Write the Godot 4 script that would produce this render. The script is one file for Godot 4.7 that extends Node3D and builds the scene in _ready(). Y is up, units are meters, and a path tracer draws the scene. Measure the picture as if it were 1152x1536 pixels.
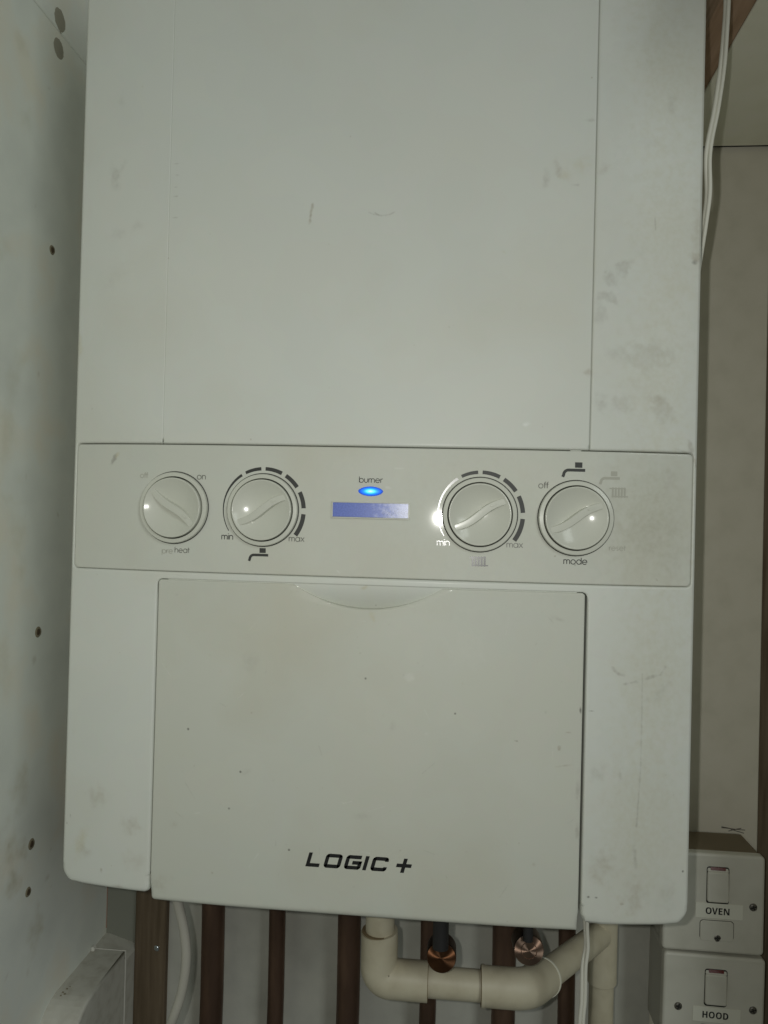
extends Node3D
# A wall-hung gas boiler in a boxed-in corner, lit by the flash beside the lens and a dim room.

const HW := 0.1975          # half the width of the boiler's case
const BACK := -0.285        # the wall behind it
const LEFT := -0.290        # the boarded wall on its left
var rng := RandomNumberGenerator.new()
var noise := FastNoiseLite.new()
var M := {}
var taken := {}


func _ready() -> void:
	rng.seed = 7
	# ---- camera
	var cam := Camera3D.new()
	cam.name = "camera"
	cam.position = Vector3(0.05211, 0.23991, 0.47022)
	cam.rotation = Vector3(0.01011, 0.09295, 0.02498)
	cam.fov = 67.29
	cam.near = 0.02
	cam.far = 50.0
	add_child(cam)
	cam.current = true
	# ---- the dim room round the camera
	var env := Environment.new()
	env.background_mode = Environment.BG_COLOR
	env.background_color = Color(0.93, 1.0, 0.93).linear_to_srgb()
	env.background_energy_multiplier = 0.07
	env.tonemap_mode = Environment.TONE_MAPPER_LINEAR
	env.tonemap_exposure = 0.97
	env.sdfgi_enabled = true
	env.ssao_enabled = true
	env.ssil_enabled = true
	var we := WorldEnvironment.new()
	we.name = "environment"
	we.environment = env
	add_child(we)
	# ---- the flash, a few millimetres beside the lens
	var flash := AreaLight3D.new()
	flash.name = "flash_light"
	flash.area_size = Vector2(0.0045, 0.0045)
	flash.light_energy = 0.084
	flash.light_color = Color(1.0, 0.99, 0.93).linear_to_srgb()
	flash.shadow_enabled = true
	flash.area_range = 6.0
	flash.rotation = Vector3(0.01011, 0.05, 0.02498)
	flash.position = Vector3(0.0365, 0.2435, 0.4705)
	add_child(flash)
	# ---- soft light from the room on the right
	var room := AreaLight3D.new()
	room.name = "room_light"
	room.area_size = Vector2(0.75, 1.8)
	room.light_energy = 2.2
	room.light_color = Color(0.93, 1.0, 0.98).linear_to_srgb()
	room.shadow_enabled = true
	room.area_range = 8.0
	room.look_at_from_position(Vector3(1.62, 1.45, 2.35), Vector3(-0.25, 0.3, -0.1))
	add_child(room)

	make_materials()
	make_setting()
	make_pipes()
	make_cables()
	make_switches()
	make_corner_housing()
	make_boiler()


# ------------------------------------------------------------------ naming
func numbered(called: String) -> String:
	var n: int = taken.get(called, 0)
	taken[called] = n + 1
	return called if n == 0 else "%s_%03d" % [called, n]


func tag(o: Node3D, label := "", category := "", group := "", kind := "") -> Node3D:
	if label: o.set_meta("label", label)
	if category: o.set_meta("category", category)
	if group: o.set_meta("group", group)
	if kind: o.set_meta("kind", kind)
	return o


func thing(called: String, at: Vector3, label: String, category: String, group := "") -> Node3D:
	var o := Node3D.new()
	o.name = numbered(called)
	o.position = at
	add_child(o)
	return tag(o, label, category, group)


func put(called: String, mesh: Mesh, m: Material, parent: Node3D = self, at := Vector3.ZERO, turn := Vector3.ZERO) -> MeshInstance3D:
	var o := MeshInstance3D.new()
	if parent == self:
		o.name = numbered(called)
	else:
		var n := 0
		for c in parent.get_children():
			if String(c.name) == called or String(c.name).begins_with(called + "_0"): n += 1
		o.name = called if n == 0 else "%s_%03d" % [called, n]
	o.mesh = mesh
	o.material_override = m
	o.position = at
	o.rotation = turn
	parent.add_child(o, true)
	return o


# ------------------------------------------------------------------ mesh building
class MB:
	var v := PackedVector3Array()
	var n := PackedVector3Array()
	var t := PackedVector2Array()
	var i := PackedInt32Array()

	func quad(a: Vector3, b: Vector3, c: Vector3, d: Vector3) -> void:   # clockwise from outside
		var nn := (c - a).cross(b - a).normalized()
		var k := v.size()
		for p in [a, b, c, d]:
			v.append(p); n.append(nn); t.append(Vector2(p.x + p.z, p.y))
		for q in [0, 1, 2, 0, 2, 3]: i.append(k + q)

	func tri(a: Vector3, b: Vector3, c: Vector3) -> void:
		var nn := (c - a).cross(b - a).normalized()
		var k := v.size()
		for p in [a, b, c]:
			v.append(p); n.append(nn); t.append(Vector2(p.x + p.z, p.y))
		for q in 3: i.append(k + q)

	# rows of points, smooth across; wrap joins the last column to the first
	func grid(rows: Array, wrap := false, flip := false, uv_scale := Vector2.ONE) -> void:
		var k := v.size()
		var w: int = rows[0].size()
		for r in rows.size():
			for c in w:
				v.append(rows[r][c]); n.append(Vector3.ZERO)
				t.append(Vector2(float(c) / w, float(r) / rows.size()) * uv_scale)
		for r in rows.size() - 1:
			for c in (w if wrap else w - 1):
				var a := k + r * w + c
				var b := k + r * w + (c + 1) % w
				var d := a + w
				var e := b + w
				for q in ([a, d, e, a, e, b] if not flip else [a, e, d, a, b, e]): i.append(q)
		for q in range(0, i.size(), 3):
			if i[q] < k: continue
			var f := (v[i[q + 2]] - v[i[q]]).cross(v[i[q + 1]] - v[i[q]])
			for z in 3: n[i[q + z]] += f
		for q in range(k, v.size()):
			n[q] = n[q].normalized() if n[q].length_squared() > 1e-30 else Vector3.BACK

	func mesh() -> ArrayMesh:
		var a := []
		a.resize(Mesh.ARRAY_MAX)
		a[Mesh.ARRAY_VERTEX] = v; a[Mesh.ARRAY_NORMAL] = n; a[Mesh.ARRAY_TEX_UV] = t; a[Mesh.ARRAY_INDEX] = i
		var m := ArrayMesh.new()
		m.add_surface_from_arrays(Mesh.PRIMITIVE_TRIANGLES, a)
		return m


func ring_points(c: Vector3, x: Vector3, y: Vector3, r: float, k: int) -> Array:
	var out := []
	for q in k:
		var a := TAU * q / k
		out.append(c + x * cos(a) * r + y * sin(a) * r)
	return out


# a tube along a path; radii may vary
func tube(path: Array, r, sides := 24, caps := true, mb: MB = null, flat := 1.0) -> MB:
	if mb == null: mb = MB.new()
	var rows := []
	var up := Vector3.ZERO
	for k in path.size():
		var d: Vector3 = (path[mini(k + 1, path.size() - 1)] - path[maxi(k - 1, 0)]).normalized()
		if up == Vector3.ZERO:
			up = d.cross(Vector3.RIGHT if absf(d.x) < 0.8 else Vector3.UP).normalized()
		up = (up - d * up.dot(d)).normalized()
		var side := d.cross(up).normalized()
		var rr: float = r[k] if r is Array else r
		rows.append(ring_points(path[k], up * flat, side, rr, sides))
	mb.grid(rows, true, true)
	if caps:
		for e in [0, path.size() - 1]:
			var row: Array = rows[e]
			for q in sides:
				var nx: Vector3 = row[(q + 1) % sides]
				if e == 0: mb.tri(path[0], nx, row[q])
				else: mb.tri(path[e], row[q], nx)
	return mb


# profile sections of (radius, height) turned round +z
func lathe(sections: Array, k := 64, mb: MB = null) -> MB:
	if mb == null: mb = MB.new()
	for s in sections:
		var rows := []
		for p in s:
			rows.append(ring_points(Vector3(0, 0, p.y), Vector3.RIGHT, Vector3.UP, maxf(p.x, 1e-6), k))
		mb.grid(rows, true, true)
	return mb


func bevel_box(size: Vector3, r: float, mb: MB = null, at := Vector3.ZERO) -> MB:
	if mb == null: mb = MB.new()
	var h := size / 2
	var P := func(s: Vector3, a: int) -> Vector3:
		var q := Vector3(h.x - r, h.y - r, h.z - r)
		q[a] = h[a]
		return q * s + at
	for a in 3:
		var b := (a + 1) % 3
		var c := (a + 2) % 3
		for s in [-1.0, 1.0]:
			var f := []
			for e in [[1, 1], [-1, 1], [-1, -1], [1, -1]]:
				var g := Vector3.ZERO
				g[a] = s; g[b] = e[0]; g[c] = e[1]
				f.append(P.call(g, a))
			if s > 0: mb.quad(f[0], f[3], f[2], f[1])
			else: mb.quad(f[0], f[1], f[2], f[3])
			for s2 in [-1.0, 1.0]:
				var g1 := Vector3.ZERO
				g1[a] = s; g1[b] = s2; g1[c] = 1
				var g2 := g1
				g2[c] = -1
				if s * s2 > 0: mb.quad(P.call(g1, a), P.call(g2, a), P.call(g2, b), P.call(g1, b))
				else: mb.quad(P.call(g1, b), P.call(g2, b), P.call(g2, a), P.call(g1, a))
	for x in [-1.0, 1.0]:
		for y in [-1.0, 1.0]:
			for z in [-1.0, 1.0]:
				var g := Vector3(x, y, z)
				if x * y * z > 0: mb.tri(P.call(g, 0), P.call(g, 2), P.call(g, 1))
				else: mb.tri(P.call(g, 0), P.call(g, 1), P.call(g, 2))
	return mb


# an outline with a radius for each corner
func rounded(pts: Array, radii, step := 0.0025) -> PackedVector2Array:
	var out := PackedVector2Array()
	var k := pts.size()
	for q in k:
		var p: Vector2 = pts[q]
		var a: Vector2 = (pts[(q - 1 + k) % k] - p).normalized()
		var b: Vector2 = (pts[(q + 1) % k] - p).normalized()
		var r: float = radii[q] if radii is Array else radii
		if r < 1e-5:
			out.append(p)
			continue
		var half := acos(clampf(a.dot(b), -1, 1)) / 2
		var d := r / tan(half)
		var c := p + (a + b).normalized() * (r / sin(half))
		var a0 := (p + a * d - c).angle()
		var a1 := (p + b * d - c).angle()
		var sweep := wrapf(a1 - a0, -PI, PI)
		for e in 9: out.append(c + Vector2.from_angle(a0 + sweep * e / 8.0) * r)
	var fine := PackedVector2Array()
	for q in out.size():
		var p := out[q]
		var nx := out[(q + 1) % out.size()]
		var m := maxi(1, int(ceil(p.distance_to(nx) / step)))
		for e in m: fine.append(p.lerp(nx, float(e) / m))
	return fine


func cluster(lo: float, hi: float, marks: Array, step: float) -> Array:
	var all := [lo, hi]
	for m in marks:
		for o in [0.0, 0.0003, 0.0007, 0.0012, 0.0018, 0.0026, 0.004]:
			all.append(m - o); all.append(m + o)
	var k := int((hi - lo) / step)
	for q in k: all.append(lo + (hi - lo) * (q + 0.5) / k)
	all.sort()
	var out := []
	for x in all:
		if x >= lo - 1e-6 and x <= hi + 1e-6 and (out.is_empty() or x - out[-1] > 0.00012): out.append(x)
	return out


func nearest(p: Vector2, o: PackedVector2Array) -> Vector2:
	var best := Vector2.INF
	var bd := INF
	for q in o.size():
		var a := o[q]
		if absf(a.x - p.x) > 0.012 and bd < 0.012 * 0.012: continue
		var c := Geometry2D.get_closest_point_to_segment(p, a, o[(q + 1) % o.size()])
		var d := c.distance_squared_to(p)
		if d < bd:
			bd = d; best = c
	return best


# the gentle bow of the boiler's front
func bow(x: float) -> float:
	var t := x / HW
	return -0.00057 * t * t - 0.01075 * t * t * t * t


# a sheet with this outline that follows the bow, its edges rolled back by a radius, and a skirt
func plate(outline: PackedVector2Array, xs: Array, ys: Array, roll: Callable, proud: float, depth: float) -> ArrayMesh:
	var mb := MB.new()
	var nx := xs.size()
	var ny := ys.size()
	var keep := PackedByteArray()
	keep.resize((nx - 1) * (ny - 1))
	for c in nx - 1:
		for r in ny - 1:
			keep[c * (ny - 1) + r] = 1 if Geometry2D.is_point_in_polygon(Vector2((xs[c] + xs[c + 1]) / 2, (ys[r] + ys[r + 1]) / 2), outline) else 0
	var at := PackedInt32Array()
	at.resize(nx * ny)
	at.fill(-1)
	for c in nx:
		for r in ny:
			var used := 0
			for e in [[-1, -1], [0, -1], [-1, 0], [0, 0]]:
				var cc: int = c + e[0]
				var rr: int = r + e[1]
				if cc >= 0 and rr >= 0 and cc < nx - 1 and rr < ny - 1 and keep[cc * (ny - 1) + rr]: used += 1
			if used == 0: continue
			var p := Vector2(xs[c], ys[r])
			var near := nearest(p, outline)
			var d := 0.0
			if used < 4: p = near
			else: d = near.distance_to(p)
			var rl: float = roll.call(p)
			var z := bow(p.x) + proud
			if d < rl: z -= rl - sqrt(rl * rl - (rl - d) * (rl - d))
			at[c * ny + r] = mb.v.size()
			mb.v.append(Vector3(p.x, p.y, z)); mb.n.append(Vector3.ZERO); mb.t.append(case_uv(p))
	for c in nx - 1:
		for r in ny - 1:
			if keep[c * (ny - 1) + r]:
				var a := at[c * ny + r]
				var b := at[c * ny + r + 1]
				var d := at[(c + 1) * ny + r + 1]
				var e := at[(c + 1) * ny + r]
				for q in [a, b, d, a, d, e]: mb.i.append(q)
	for q in range(0, mb.i.size(), 3):
		var f := (mb.v[mb.i[q + 2]] - mb.v[mb.i[q]]).cross(mb.v[mb.i[q + 1]] - mb.v[mb.i[q]])
		for z in 3: mb.n[mb.i[q + z]] += f
	for q in mb.n.size(): mb.n[q] = mb.n[q].normalized()
	var turn := -1.0 if Geometry2D.is_polygon_clockwise(outline) else 1.0
	for q in outline.size():
		var p := outline[q]
		var e := outline[(q + 1) % outline.size()]
		if turn > 0:
			var w := p
			p = e; e = w
		var zp: float = bow(p.x) + proud - roll.call(p)
		var ze: float = bow(e.x) + proud - roll.call(e)
		var k := mb.v.size()
		mb.quad(Vector3(p.x, p.y, zp - depth), Vector3(p.x, p.y, zp), Vector3(e.x, e.y, ze), Vector3(e.x, e.y, ze - depth))
		for z in 4: mb.t[k + z] = case_uv(Vector2(mb.v[k + z].x, mb.v[k + z].y))
	return mb.mesh()


func case_uv(p: Vector2) -> Vector2:
	return Vector2((p.x + 0.2) / 0.4, (0.71 - p.y) / 0.72)


# an outline pushed from z0 to z1 with a small bevel at z1
func slab(poly: PackedVector2Array, z0: float, z1: float, bevel := 0.0, mb: MB = null) -> MB:
	if mb == null: mb = MB.new()
	var o := poly.duplicate()
	if Geometry2D.is_polygon_clockwise(o): o.reverse()
	var k := o.size()
	var nn := PackedVector2Array()
	for q in k:
		var a := (o[q] - o[(q - 1 + k) % k]).normalized()
		var b := (o[(q + 1) % k] - o[q]).normalized()
		var m := (Vector2(a.y, -a.x) + Vector2(b.y, -b.x))
		nn.append(m / maxf(0.3, 0.5 * m.length_squared()))
	var rows := []
	var levels := [[0.0, z0], [0.0, z1 - bevel]]
	if bevel > 0:
		levels = [[0.0, z0], [0.0, z1 - bevel]]
		for e in [0.3, 0.6, 1.0]: levels.append([bevel * (1 - cos(e * PI / 2)), z1 - bevel + bevel * sin(e * PI / 2)])
	for l in levels:
		var row := []
		for q in k:
			var p: Vector2 = o[q] - nn[q] * l[0]
			row.append(Vector3(p.x, p.y, l[1]))
		rows.append(row)
	for q in k:
		var e := (q + 1) % k
		mb.quad(rows[0][e], rows[0][q], rows[1][q], rows[1][e])
	if bevel > 0: mb.grid(rows.slice(1), true, true)
	var top := PackedVector2Array()
	for p in rows[-1]: top.append(Vector2(p.x, p.y))
	var ids := Geometry2D.triangulate_polygon(top)
	for q in range(0, ids.size(), 3):
		var a: Vector3 = rows[-1][ids[q]]
		var b: Vector3 = rows[-1][ids[q + 1]]
		var c: Vector3 = rows[-1][ids[q + 2]]
		if (b - a).cross(c - a).z > 0: mb.tri(a, c, b)
		else: mb.tri(a, b, c)
	return mb


func circle2(r: float, k := 32, c := Vector2.ZERO) -> PackedVector2Array:
	var o := PackedVector2Array()
	for q in k: o.append(c + Vector2.from_angle(TAU * q / k) * r)
	return o


func rect2(x0: float, y0: float, x1: float, y1: float) -> Array:
	return [Vector2(x0, y0), Vector2(x1, y0), Vector2(x1, y1), Vector2(x0, y1)]


func smooth(pts: Array, per := 8) -> Array:
	var out := []
	for k in pts.size() - 1:
		var a: Vector3 = pts[maxi(k - 1, 0)]
		var b: Vector3 = pts[k]
		var c: Vector3 = pts[k + 1]
		var d: Vector3 = pts[mini(k + 2, pts.size() - 1)]
		for e in per: out.append(b.cubic_interpolate(c, a, d, float(e) / per))
	out.append(pts[-1])
	return out


# ------------------------------------------------------------------ printed strokes
func arc2(cx: float, cy: float, r: float, a0: float, a1: float, k := 14) -> Array:
	var o := []
	for q in k + 1: o.append(Vector2(cx, cy) + Vector2.from_angle(deg_to_rad(lerpf(a0, a1, float(q) / k))) * r)
	return o


func glyph(c: String) -> Array:    # [advance, strokes] on an x-height of one
	var bowl := arc2(0.5, 0.5, 0.5, 0, 360, 24)
	var arch: Array = [Vector2(0, 0.45)] + arc2(0.4, 0.58, 0.4, 180, 0) + [Vector2(0.8, 0)]
	match c:
		"o": return [1.0, [bowl]]
		"a": return [1.0, [bowl, [Vector2(1, 0), Vector2(1, 1)]]]
		"b": return [1.0, [bowl, [Vector2(0, 0), Vector2(0, 1.45)]]]
		"d": return [1.0, [bowl, [Vector2(1, 0), Vector2(1, 1.45)]]]
		"p": return [1.0, [bowl, [Vector2(0, -0.45), Vector2(0, 1)]]]
		"e": return [1.0, [[Vector2(0.02, 0.5)] + arc2(0.5, 0.5, 0.5, 0, 322, 22)]]
		"f": return [0.42, [[Vector2(0.12, 0), Vector2(0.12, 1.15)] + arc2(0.42, 1.15, 0.3, 180, 90, 6), [Vector2(-0.08, 0.95), Vector2(0.42, 0.95)]]]
		"t": return [0.42, [[Vector2(0.15, 1.35), Vector2(0.15, 0.0)], [Vector2(-0.08, 0.95), Vector2(0.42, 0.95)]]]
		"n": return [0.8, [[Vector2(0, 0), Vector2(0, 1)], arch]]
		"h": return [0.8, [[Vector2(0, 0), Vector2(0, 1.45)], arch]]
		"u": return [0.8, [[Vector2(0, 1)] + arc2(0.4, 0.42, 0.4, 180, 360) + [Vector2(0.8, 1)]]]
		"m": return [1.3, [[Vector2(0, 0), Vector2(0, 1)], [Vector2(0, 0.45)] + arc2(0.325, 0.65, 0.325, 180, 0) + [Vector2(0.65, 0)], [Vector2(0.65, 0.45)] + arc2(0.975, 0.65, 0.325, 180, 0) + [Vector2(1.3, 0)]]]
		"i": return [0.0, [[Vector2(0, 0), Vector2(0, 1)], [Vector2(0, 1.22), Vector2(0, 1.4)]]]
		"r": return [0.45, [[Vector2(0, 0), Vector2(0, 1)], [Vector2(0, 0.45)] + arc2(0.4, 0.58, 0.4, 180, 75)]]
		"s": return [0.6, [arc2(0.3, 0.74, 0.24, 40, 270, 10) + arc2(0.3, 0.25, 0.25, 90, -140, 10)]]
		"x": return [0.8, [[Vector2(0, 0), Vector2(0.8, 1)], [Vector2(0, 1), Vector2(0.8, 0)]]]
	return [0.5, []]


# a flat stroke of ink laid on the bowed front
func stroke(mb: MB, pts: Array, w, lift := 0.00012) -> void:
	var L := []
	var R := []
	for k in pts.size():
		var a: Vector2 = (pts[k] - pts[maxi(k - 1, 0)])
		var b: Vector2 = (pts[mini(k + 1, pts.size() - 1)] - pts[k])
		if k == 0: a = b
		if k == pts.size() - 1: b = a
		if k in [0, pts.size() - 1] and pts[0].distance_to(pts[-1]) < 1e-6:
			a = pts[-1] - pts[-2]; b = pts[1] - pts[0]
		a = a.normalized(); b = b.normalized()
		var m := Vector2(-a.y, a.x) + Vector2(-b.y, b.x)
		m = m / maxf(0.6, 0.5 * m.length_squared())
		var ww: float = (w[k] if w is Array else w) / 2
		L.append(pts[k] + m * ww); R.append(pts[k] - m * ww)
	for k in pts.size() - 1:
		var q := []
		for p in [R[k], L[k], L[k + 1], R[k + 1]]: q.append(Vector3(p.x, p.y, bow(p.x) + lift))
		mb.quad(q[0], q[1], q[2], q[3])


func word(text: String, cx: float, cy: float, xh: float) -> MB:    # centred on its x-height
	var total := 0.0
	var gap := 0.27
	for c in text: total += glyph(c)[0] + (0.16 if c in "rft" else gap)
	total -= gap
	var mb := MB.new()
	var x := -total / 2
	for c in text:
		var g := glyph(c)
		for s in g[1]:
			var pts := []
			for p in s: pts.append(Vector2(cx + (x + p.x) * xh, cy + (p.y - 0.5) * xh))
			stroke(mb, pts, xh * 0.178)
		x += g[0] + (0.16 if c in "rft" else gap)
	return mb


func tap_symbol(cx: float, cy: float, s: float) -> MB:
	var mb := MB.new()
	var pts := [Vector2(-0.0098, -0.0052)]
	for p in arc2(-0.0048, -0.0032, 0.0042, 180, 90, 8): pts.append(p)
	pts.append(Vector2(0.0098, 0.0010))
	var at := []
	for p in pts: at.append(Vector2(cx, cy) + p * s)
	stroke(mb, at, 0.0026 * s)
	stroke(mb, [Vector2(cx + 0.0008 * s, cy + 0.0056 * s), Vector2(cx + 0.0072 * s, cy + 0.0056 * s)], 0.0048 * s)
	return mb


func radiator_symbol(cx: float, cy: float, s: float) -> MB:
	var mb := MB.new()
	for k in 5:
		var x := cx + (k - 2) * 0.0018 * s
		stroke(mb, [Vector2(x, cy - 0.003 * s), Vector2(x, cy + 0.003 * s)], 0.0011 * s)
	stroke(mb, [Vector2(cx - 0.0056 * s, cy + 0.0024 * s), Vector2(cx + 0.0042 * s, cy + 0.0024 * s)], 0.0007 * s, 0.00013)
	stroke(mb, [Vector2(cx - 0.0042 * s, cy - 0.0024 * s), Vector2(cx + 0.0056 * s, cy - 0.0024 * s)], 0.0007 * s, 0.00013)
	return mb


# ------------------------------------------------------------------ materials
func lin(r: float, g: float, b: float) -> Color:
	return Color(r, g, b).linear_to_srgb()


func mat(called: String, c: Color, rough: float, spec := 0.5) -> StandardMaterial3D:
	var m := StandardMaterial3D.new()
	m.resource_name = called
	m.albedo_color = c
	m.roughness = rough
	m.metallic_specular = spec
	M[called] = m
	return m


func noise_tex(freq: float, octaves: int, ramp: Array, size := 512, stretch := 1.0) -> NoiseTexture2D:
	var f := FastNoiseLite.new()
	f.seed = rng.randi() % 1000
	f.frequency = freq
	f.fractal_octaves = octaves
	f.noise_type = FastNoiseLite.TYPE_SIMPLEX_SMOOTH
	var t := NoiseTexture2D.new()
	t.width = size
	t.height = int(size * stretch)
	t.seamless = true
	t.noise = f
	if ramp:
		var g := Gradient.new()
		g.offsets = PackedFloat32Array([0.0, 0.5, 1.0])
		g.colors = PackedColorArray(ramp)
		t.color_ramp = g
	return t


func world_map(m: StandardMaterial3D, s: Vector3) -> void:
	m.uv1_triplanar = true
	m.uv1_world_triplanar = true
	m.uv1_scale = s


# paint: tones of paint, shaped stains, and broad tints that offset the light
const TW := 960
const TH := 1728

func paint_base(tone: Color, amount: float, grime: Color, grime_amount: float, sd: int) -> Image:
	var f := FastNoiseLite.new()
	f.seed = sd
	f.frequency = 0.018
	f.fractal_octaves = 4
	var g := FastNoiseLite.new()
	g.seed = sd + 5
	g.frequency = 0.007
	var small := Image.create(TW / 4, TH / 4, false, Image.FORMAT_RGB8)
	for y in TH / 4:
		for x in TW / 4:
			var a := f.get_noise_2d(x, y) * amount
			var b := clampf(g.get_noise_2d(x, y) * 1.6 + f.get_noise_2d(x + 900, y) * 0.5, 0, 1) * grime_amount
			var h := f.get_noise_2d(x * 0.7 + 300, y * 0.7) * amount * 0.5
			var c := tone.lerp(grime, b)
			small.set_pixel(x, y, Color(c.r + a + h, c.g + a, c.b + a - h))
	small.resize(TW, TH, Image.INTERPOLATE_CUBIC)
	return small


func smudge_tint(im: Image, mx: float, my: float, rx: float, ry: float, turn: float, c: Color, strength: float, hard := 0.0) -> void:    # millimetres
	var k := TW / 400.0
	blot(im, (mx / 1000 + 0.2) / 0.4 * TW, (0.71 - my / 1000) / 0.72 * TH, rx * k, ry * k, turn, c, strength, hard, minf(0.6, 0.25 + 3.0 / maxf(rx, ry)))


func blot(im: Image, px: float, py: float, a: float, b: float, turn: float, c: Color, strength: float, hard: float, rough: float) -> void:
	var reach := int(maxf(a, b) * 1.5) + 2
	var cs := cos(deg_to_rad(turn))
	var sn := sin(deg_to_rad(turn))
	for y in range(maxi(0, int(py) - reach), mini(im.get_height(), int(py) + reach + 1)):
		for x in range(maxi(0, int(px) - reach), mini(im.get_width(), int(px) + reach + 1)):
			var u := (x - px) * cs - (y - py) * sn
			var w := (x - px) * sn + (y - py) * cs
			var d := sqrt(u * u / (a * a) + w * w / (b * b)) + noise.get_noise_2d(x * 1.1, y * 1.1) * rough
			var s := strength * (1.0 - smoothstep(hard, 1.0, d)) * (0.75 + 0.5 * noise.get_noise_2d(x * 2.4 + 77, y * 2.4))
			if s > 0.0: im.set_pixel(x, y, im.get_pixel(x, y).lerp(c, clampf(s, 0, 1)))


func scratch(im: Image, pts: Array, wmm: float, c: Color, strength: float) -> void:
	for k in pts.size() - 1:
		var a: Vector2 = pts[k]
		var b: Vector2 = pts[k + 1]
		var m := maxi(1, int(a.distance_to(b) / (wmm * 0.6)))
		for q in m + 1:
			var p := a.lerp(b, float(q) / m)
			smudge_tint(im, p.x, p.y, wmm, wmm, 0, c, strength * (0.5 + 0.7 * absf(noise.get_noise_2d(p.x * 9, p.y * 9))), 0.2)


func make_materials() -> void:
	noise.seed = 3
	noise.frequency = 0.045
	noise.fractal_octaves = 3
	var GREY := lin(0.30, 0.29, 0.25)
	var BROWN := lin(0.22, 0.17, 0.11)
	var DARK := lin(0.03, 0.028, 0.022)
	var YEL := lin(0.52, 0.48, 0.33)
	# white painted steel of the case
	var im := paint_base(lin(0.622, 0.641, 0.583), 0.009, lin(0.585, 0.58, 0.495), 0.5, 11)
	smudge_tint(im, -42.2, 429.5, 1.3, 8.5, -8, BROWN, 0.42, 0.2)
	scratch(im, [Vector2(-5.9, 429.8), Vector2(-3.0, 428.5), Vector2(2.0, 427.7), Vector2(7.0, 428.4), Vector2(10.2, 430.0)], 0.7, GREY, 0.34)
	scratch(im, [Vector2(-2.1, 429.4), Vector2(-0.0, 428.1)], 0.8, GREY, 0.5)
	smudge_tint(im, 4.5, 427.6, 1.2, 0.8, 0, GREY, 0.5)
	smudge_tint(im, 77.1, 404.9, 3, 1.6, -30, YEL, 0.4)
	smudge_tint(im, 93.6, 300.0, 4, 2, 10, Color(1, 1, 1), 0.35)
	smudge_tint(im, 108.4, 455.7, 3, 6, 20, BROWN, 0.28)
	smudge_tint(im, 113.3, 451.6, 5, 5, 0, YEL, 0.3)
	smudge_tint(im, 101.4, 449.2, 3, 7, 0, GREY, 0.25)
	smudge_tint(im, 119.0, 445.6, 3, 1.2, 0, GREY, 0.5)
	smudge_tint(im, 122.0, 457.7, 8, 6, 0, YEL, 0.28)
	smudge_tint(im, 126.9, 485.0, 4, 1.5, 0, GREY, 0.35)
	for q in [[-130.0, 463.4], [-129.3, 456.1], [-130.0, 448.4], [-130.3, 442.5], [-130.3, 428.9]]: smudge_tint(im, q[0], q[1], 2.2, 0.5, 0, GREY, 0.5)
	smudge_tint(im, -172.3, 457.5, 5, 9, 10, GREY, 0.26)
	smudge_tint(im, -167.7, 463.6, 3, 5, -30, GREY, 0.15)
	smudge_tint(im, -169.6, 506.3, 3, 4, 0, GREY, 0.16)
	smudge_tint(im, -170.2, 420.6, 9, 5, 0, GREY, 0.1)
	smudge_tint(im, -156.2, 424.9, 5, 4, 0, GREY, 0.13)
	smudge_tint(im, -171.7, 392.6, 16, 8, 30, GREY, 0.08)
	smudge_tint(im, -196.0, 348.1, 4, 14, 0, YEL, 0.4)
	smudge_tint(im, 176.3, 496.7, 4, 8, 0, GREY, 0.3)
	smudge_tint(im, 136.0, 455.9, 5, 4, 40, BROWN, 0.2)
	smudge_tint(im, 162.6, 472.4, 8, 4, 0, GREY, 0.14)
	smudge_tint(im, 192.4, 401.0, 3, 1.8, 0, DARK, 0.6)
	smudge_tint(im, 193.2, 403.1, 5, 4, 0, BROWN, 0.32)
	smudge_tint(im, 193.7, 418.6, 4, 22, 0, BROWN, 0.2)
	smudge_tint(im, 148.1, 395.5, 9, 6, 20, GREY, 0.3, 0.3)
	smudge_tint(im, 141.1, 388.8, 6, 5, 40, GREY, 0.24, 0.3)
	smudge_tint(im, 140.5, 377.9, 8, 5, -10, GREY, 0.26, 0.4)
	smudge_tint(im, 135.9, 367.7, 5, 11, 0, GREY, 0.2, 0.2)
	smudge_tint(im, 160.0, 404.7, 5, 4, 0, GREY, 0.14)
	scratch(im, [Vector2(167.6, 427.3), Vector2(168.2, 419.2)], 0.5, GREY, 0.4)
	smudge_tint(im, 165.4, 342.3, 17, 11, 0, GREY, 0.2, 0.5)
	smudge_tint(im, 170.6, 345.7, 10, 5, 0, GREY, 0.2, 0.3)
	smudge_tint(im, 146.4, 343.8, 9, 6, 0, GREY, 0.2)
	smudge_tint(im, 174.6, 311.6, 8, 11, 15, GREY, 0.36, 0.3)
	smudge_tint(im, 171.2, 316.3, 6, 4, 0, BROWN, 0.3)
	smudge_tint(im, 137.1, 314.1, 6, 6, 0, GREY, 0.26)
	smudge_tint(im, 149.1, 313.2, 9, 9, 0, GREY, 0.2, 0.3)
	smudge_tint(im, 128.7, 332.1, 4, 3, 0, BROWN, 0.28)
	smudge_tint(im, 160.9, 324.0, 10, 7, 0, GREY, 0.09)
	smudge_tint(im, 182.0, 385.4, 14, 14, 0, YEL, 0.15)
	smudge_tint(im, 192.8, 288.0, 2.2, 9, 10, GREY, 0.5)
	smudge_tint(im, 187.0, 286.2, 5, 1.2, -20, GREY, 0.4)
	smudge_tint(im, 195.9, 278.8, 1.2, 5, 15, BROWN, 0.5)
	for q in 7: smudge_tint(im, 168 + rng.randf_range(-12, 12), 60 + q * 90, 36, 75, 0, lin(0.53, 0.525, 0.42), 0.55)  # yellowing, and a darker tone that offsets the room light on this wing
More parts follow.
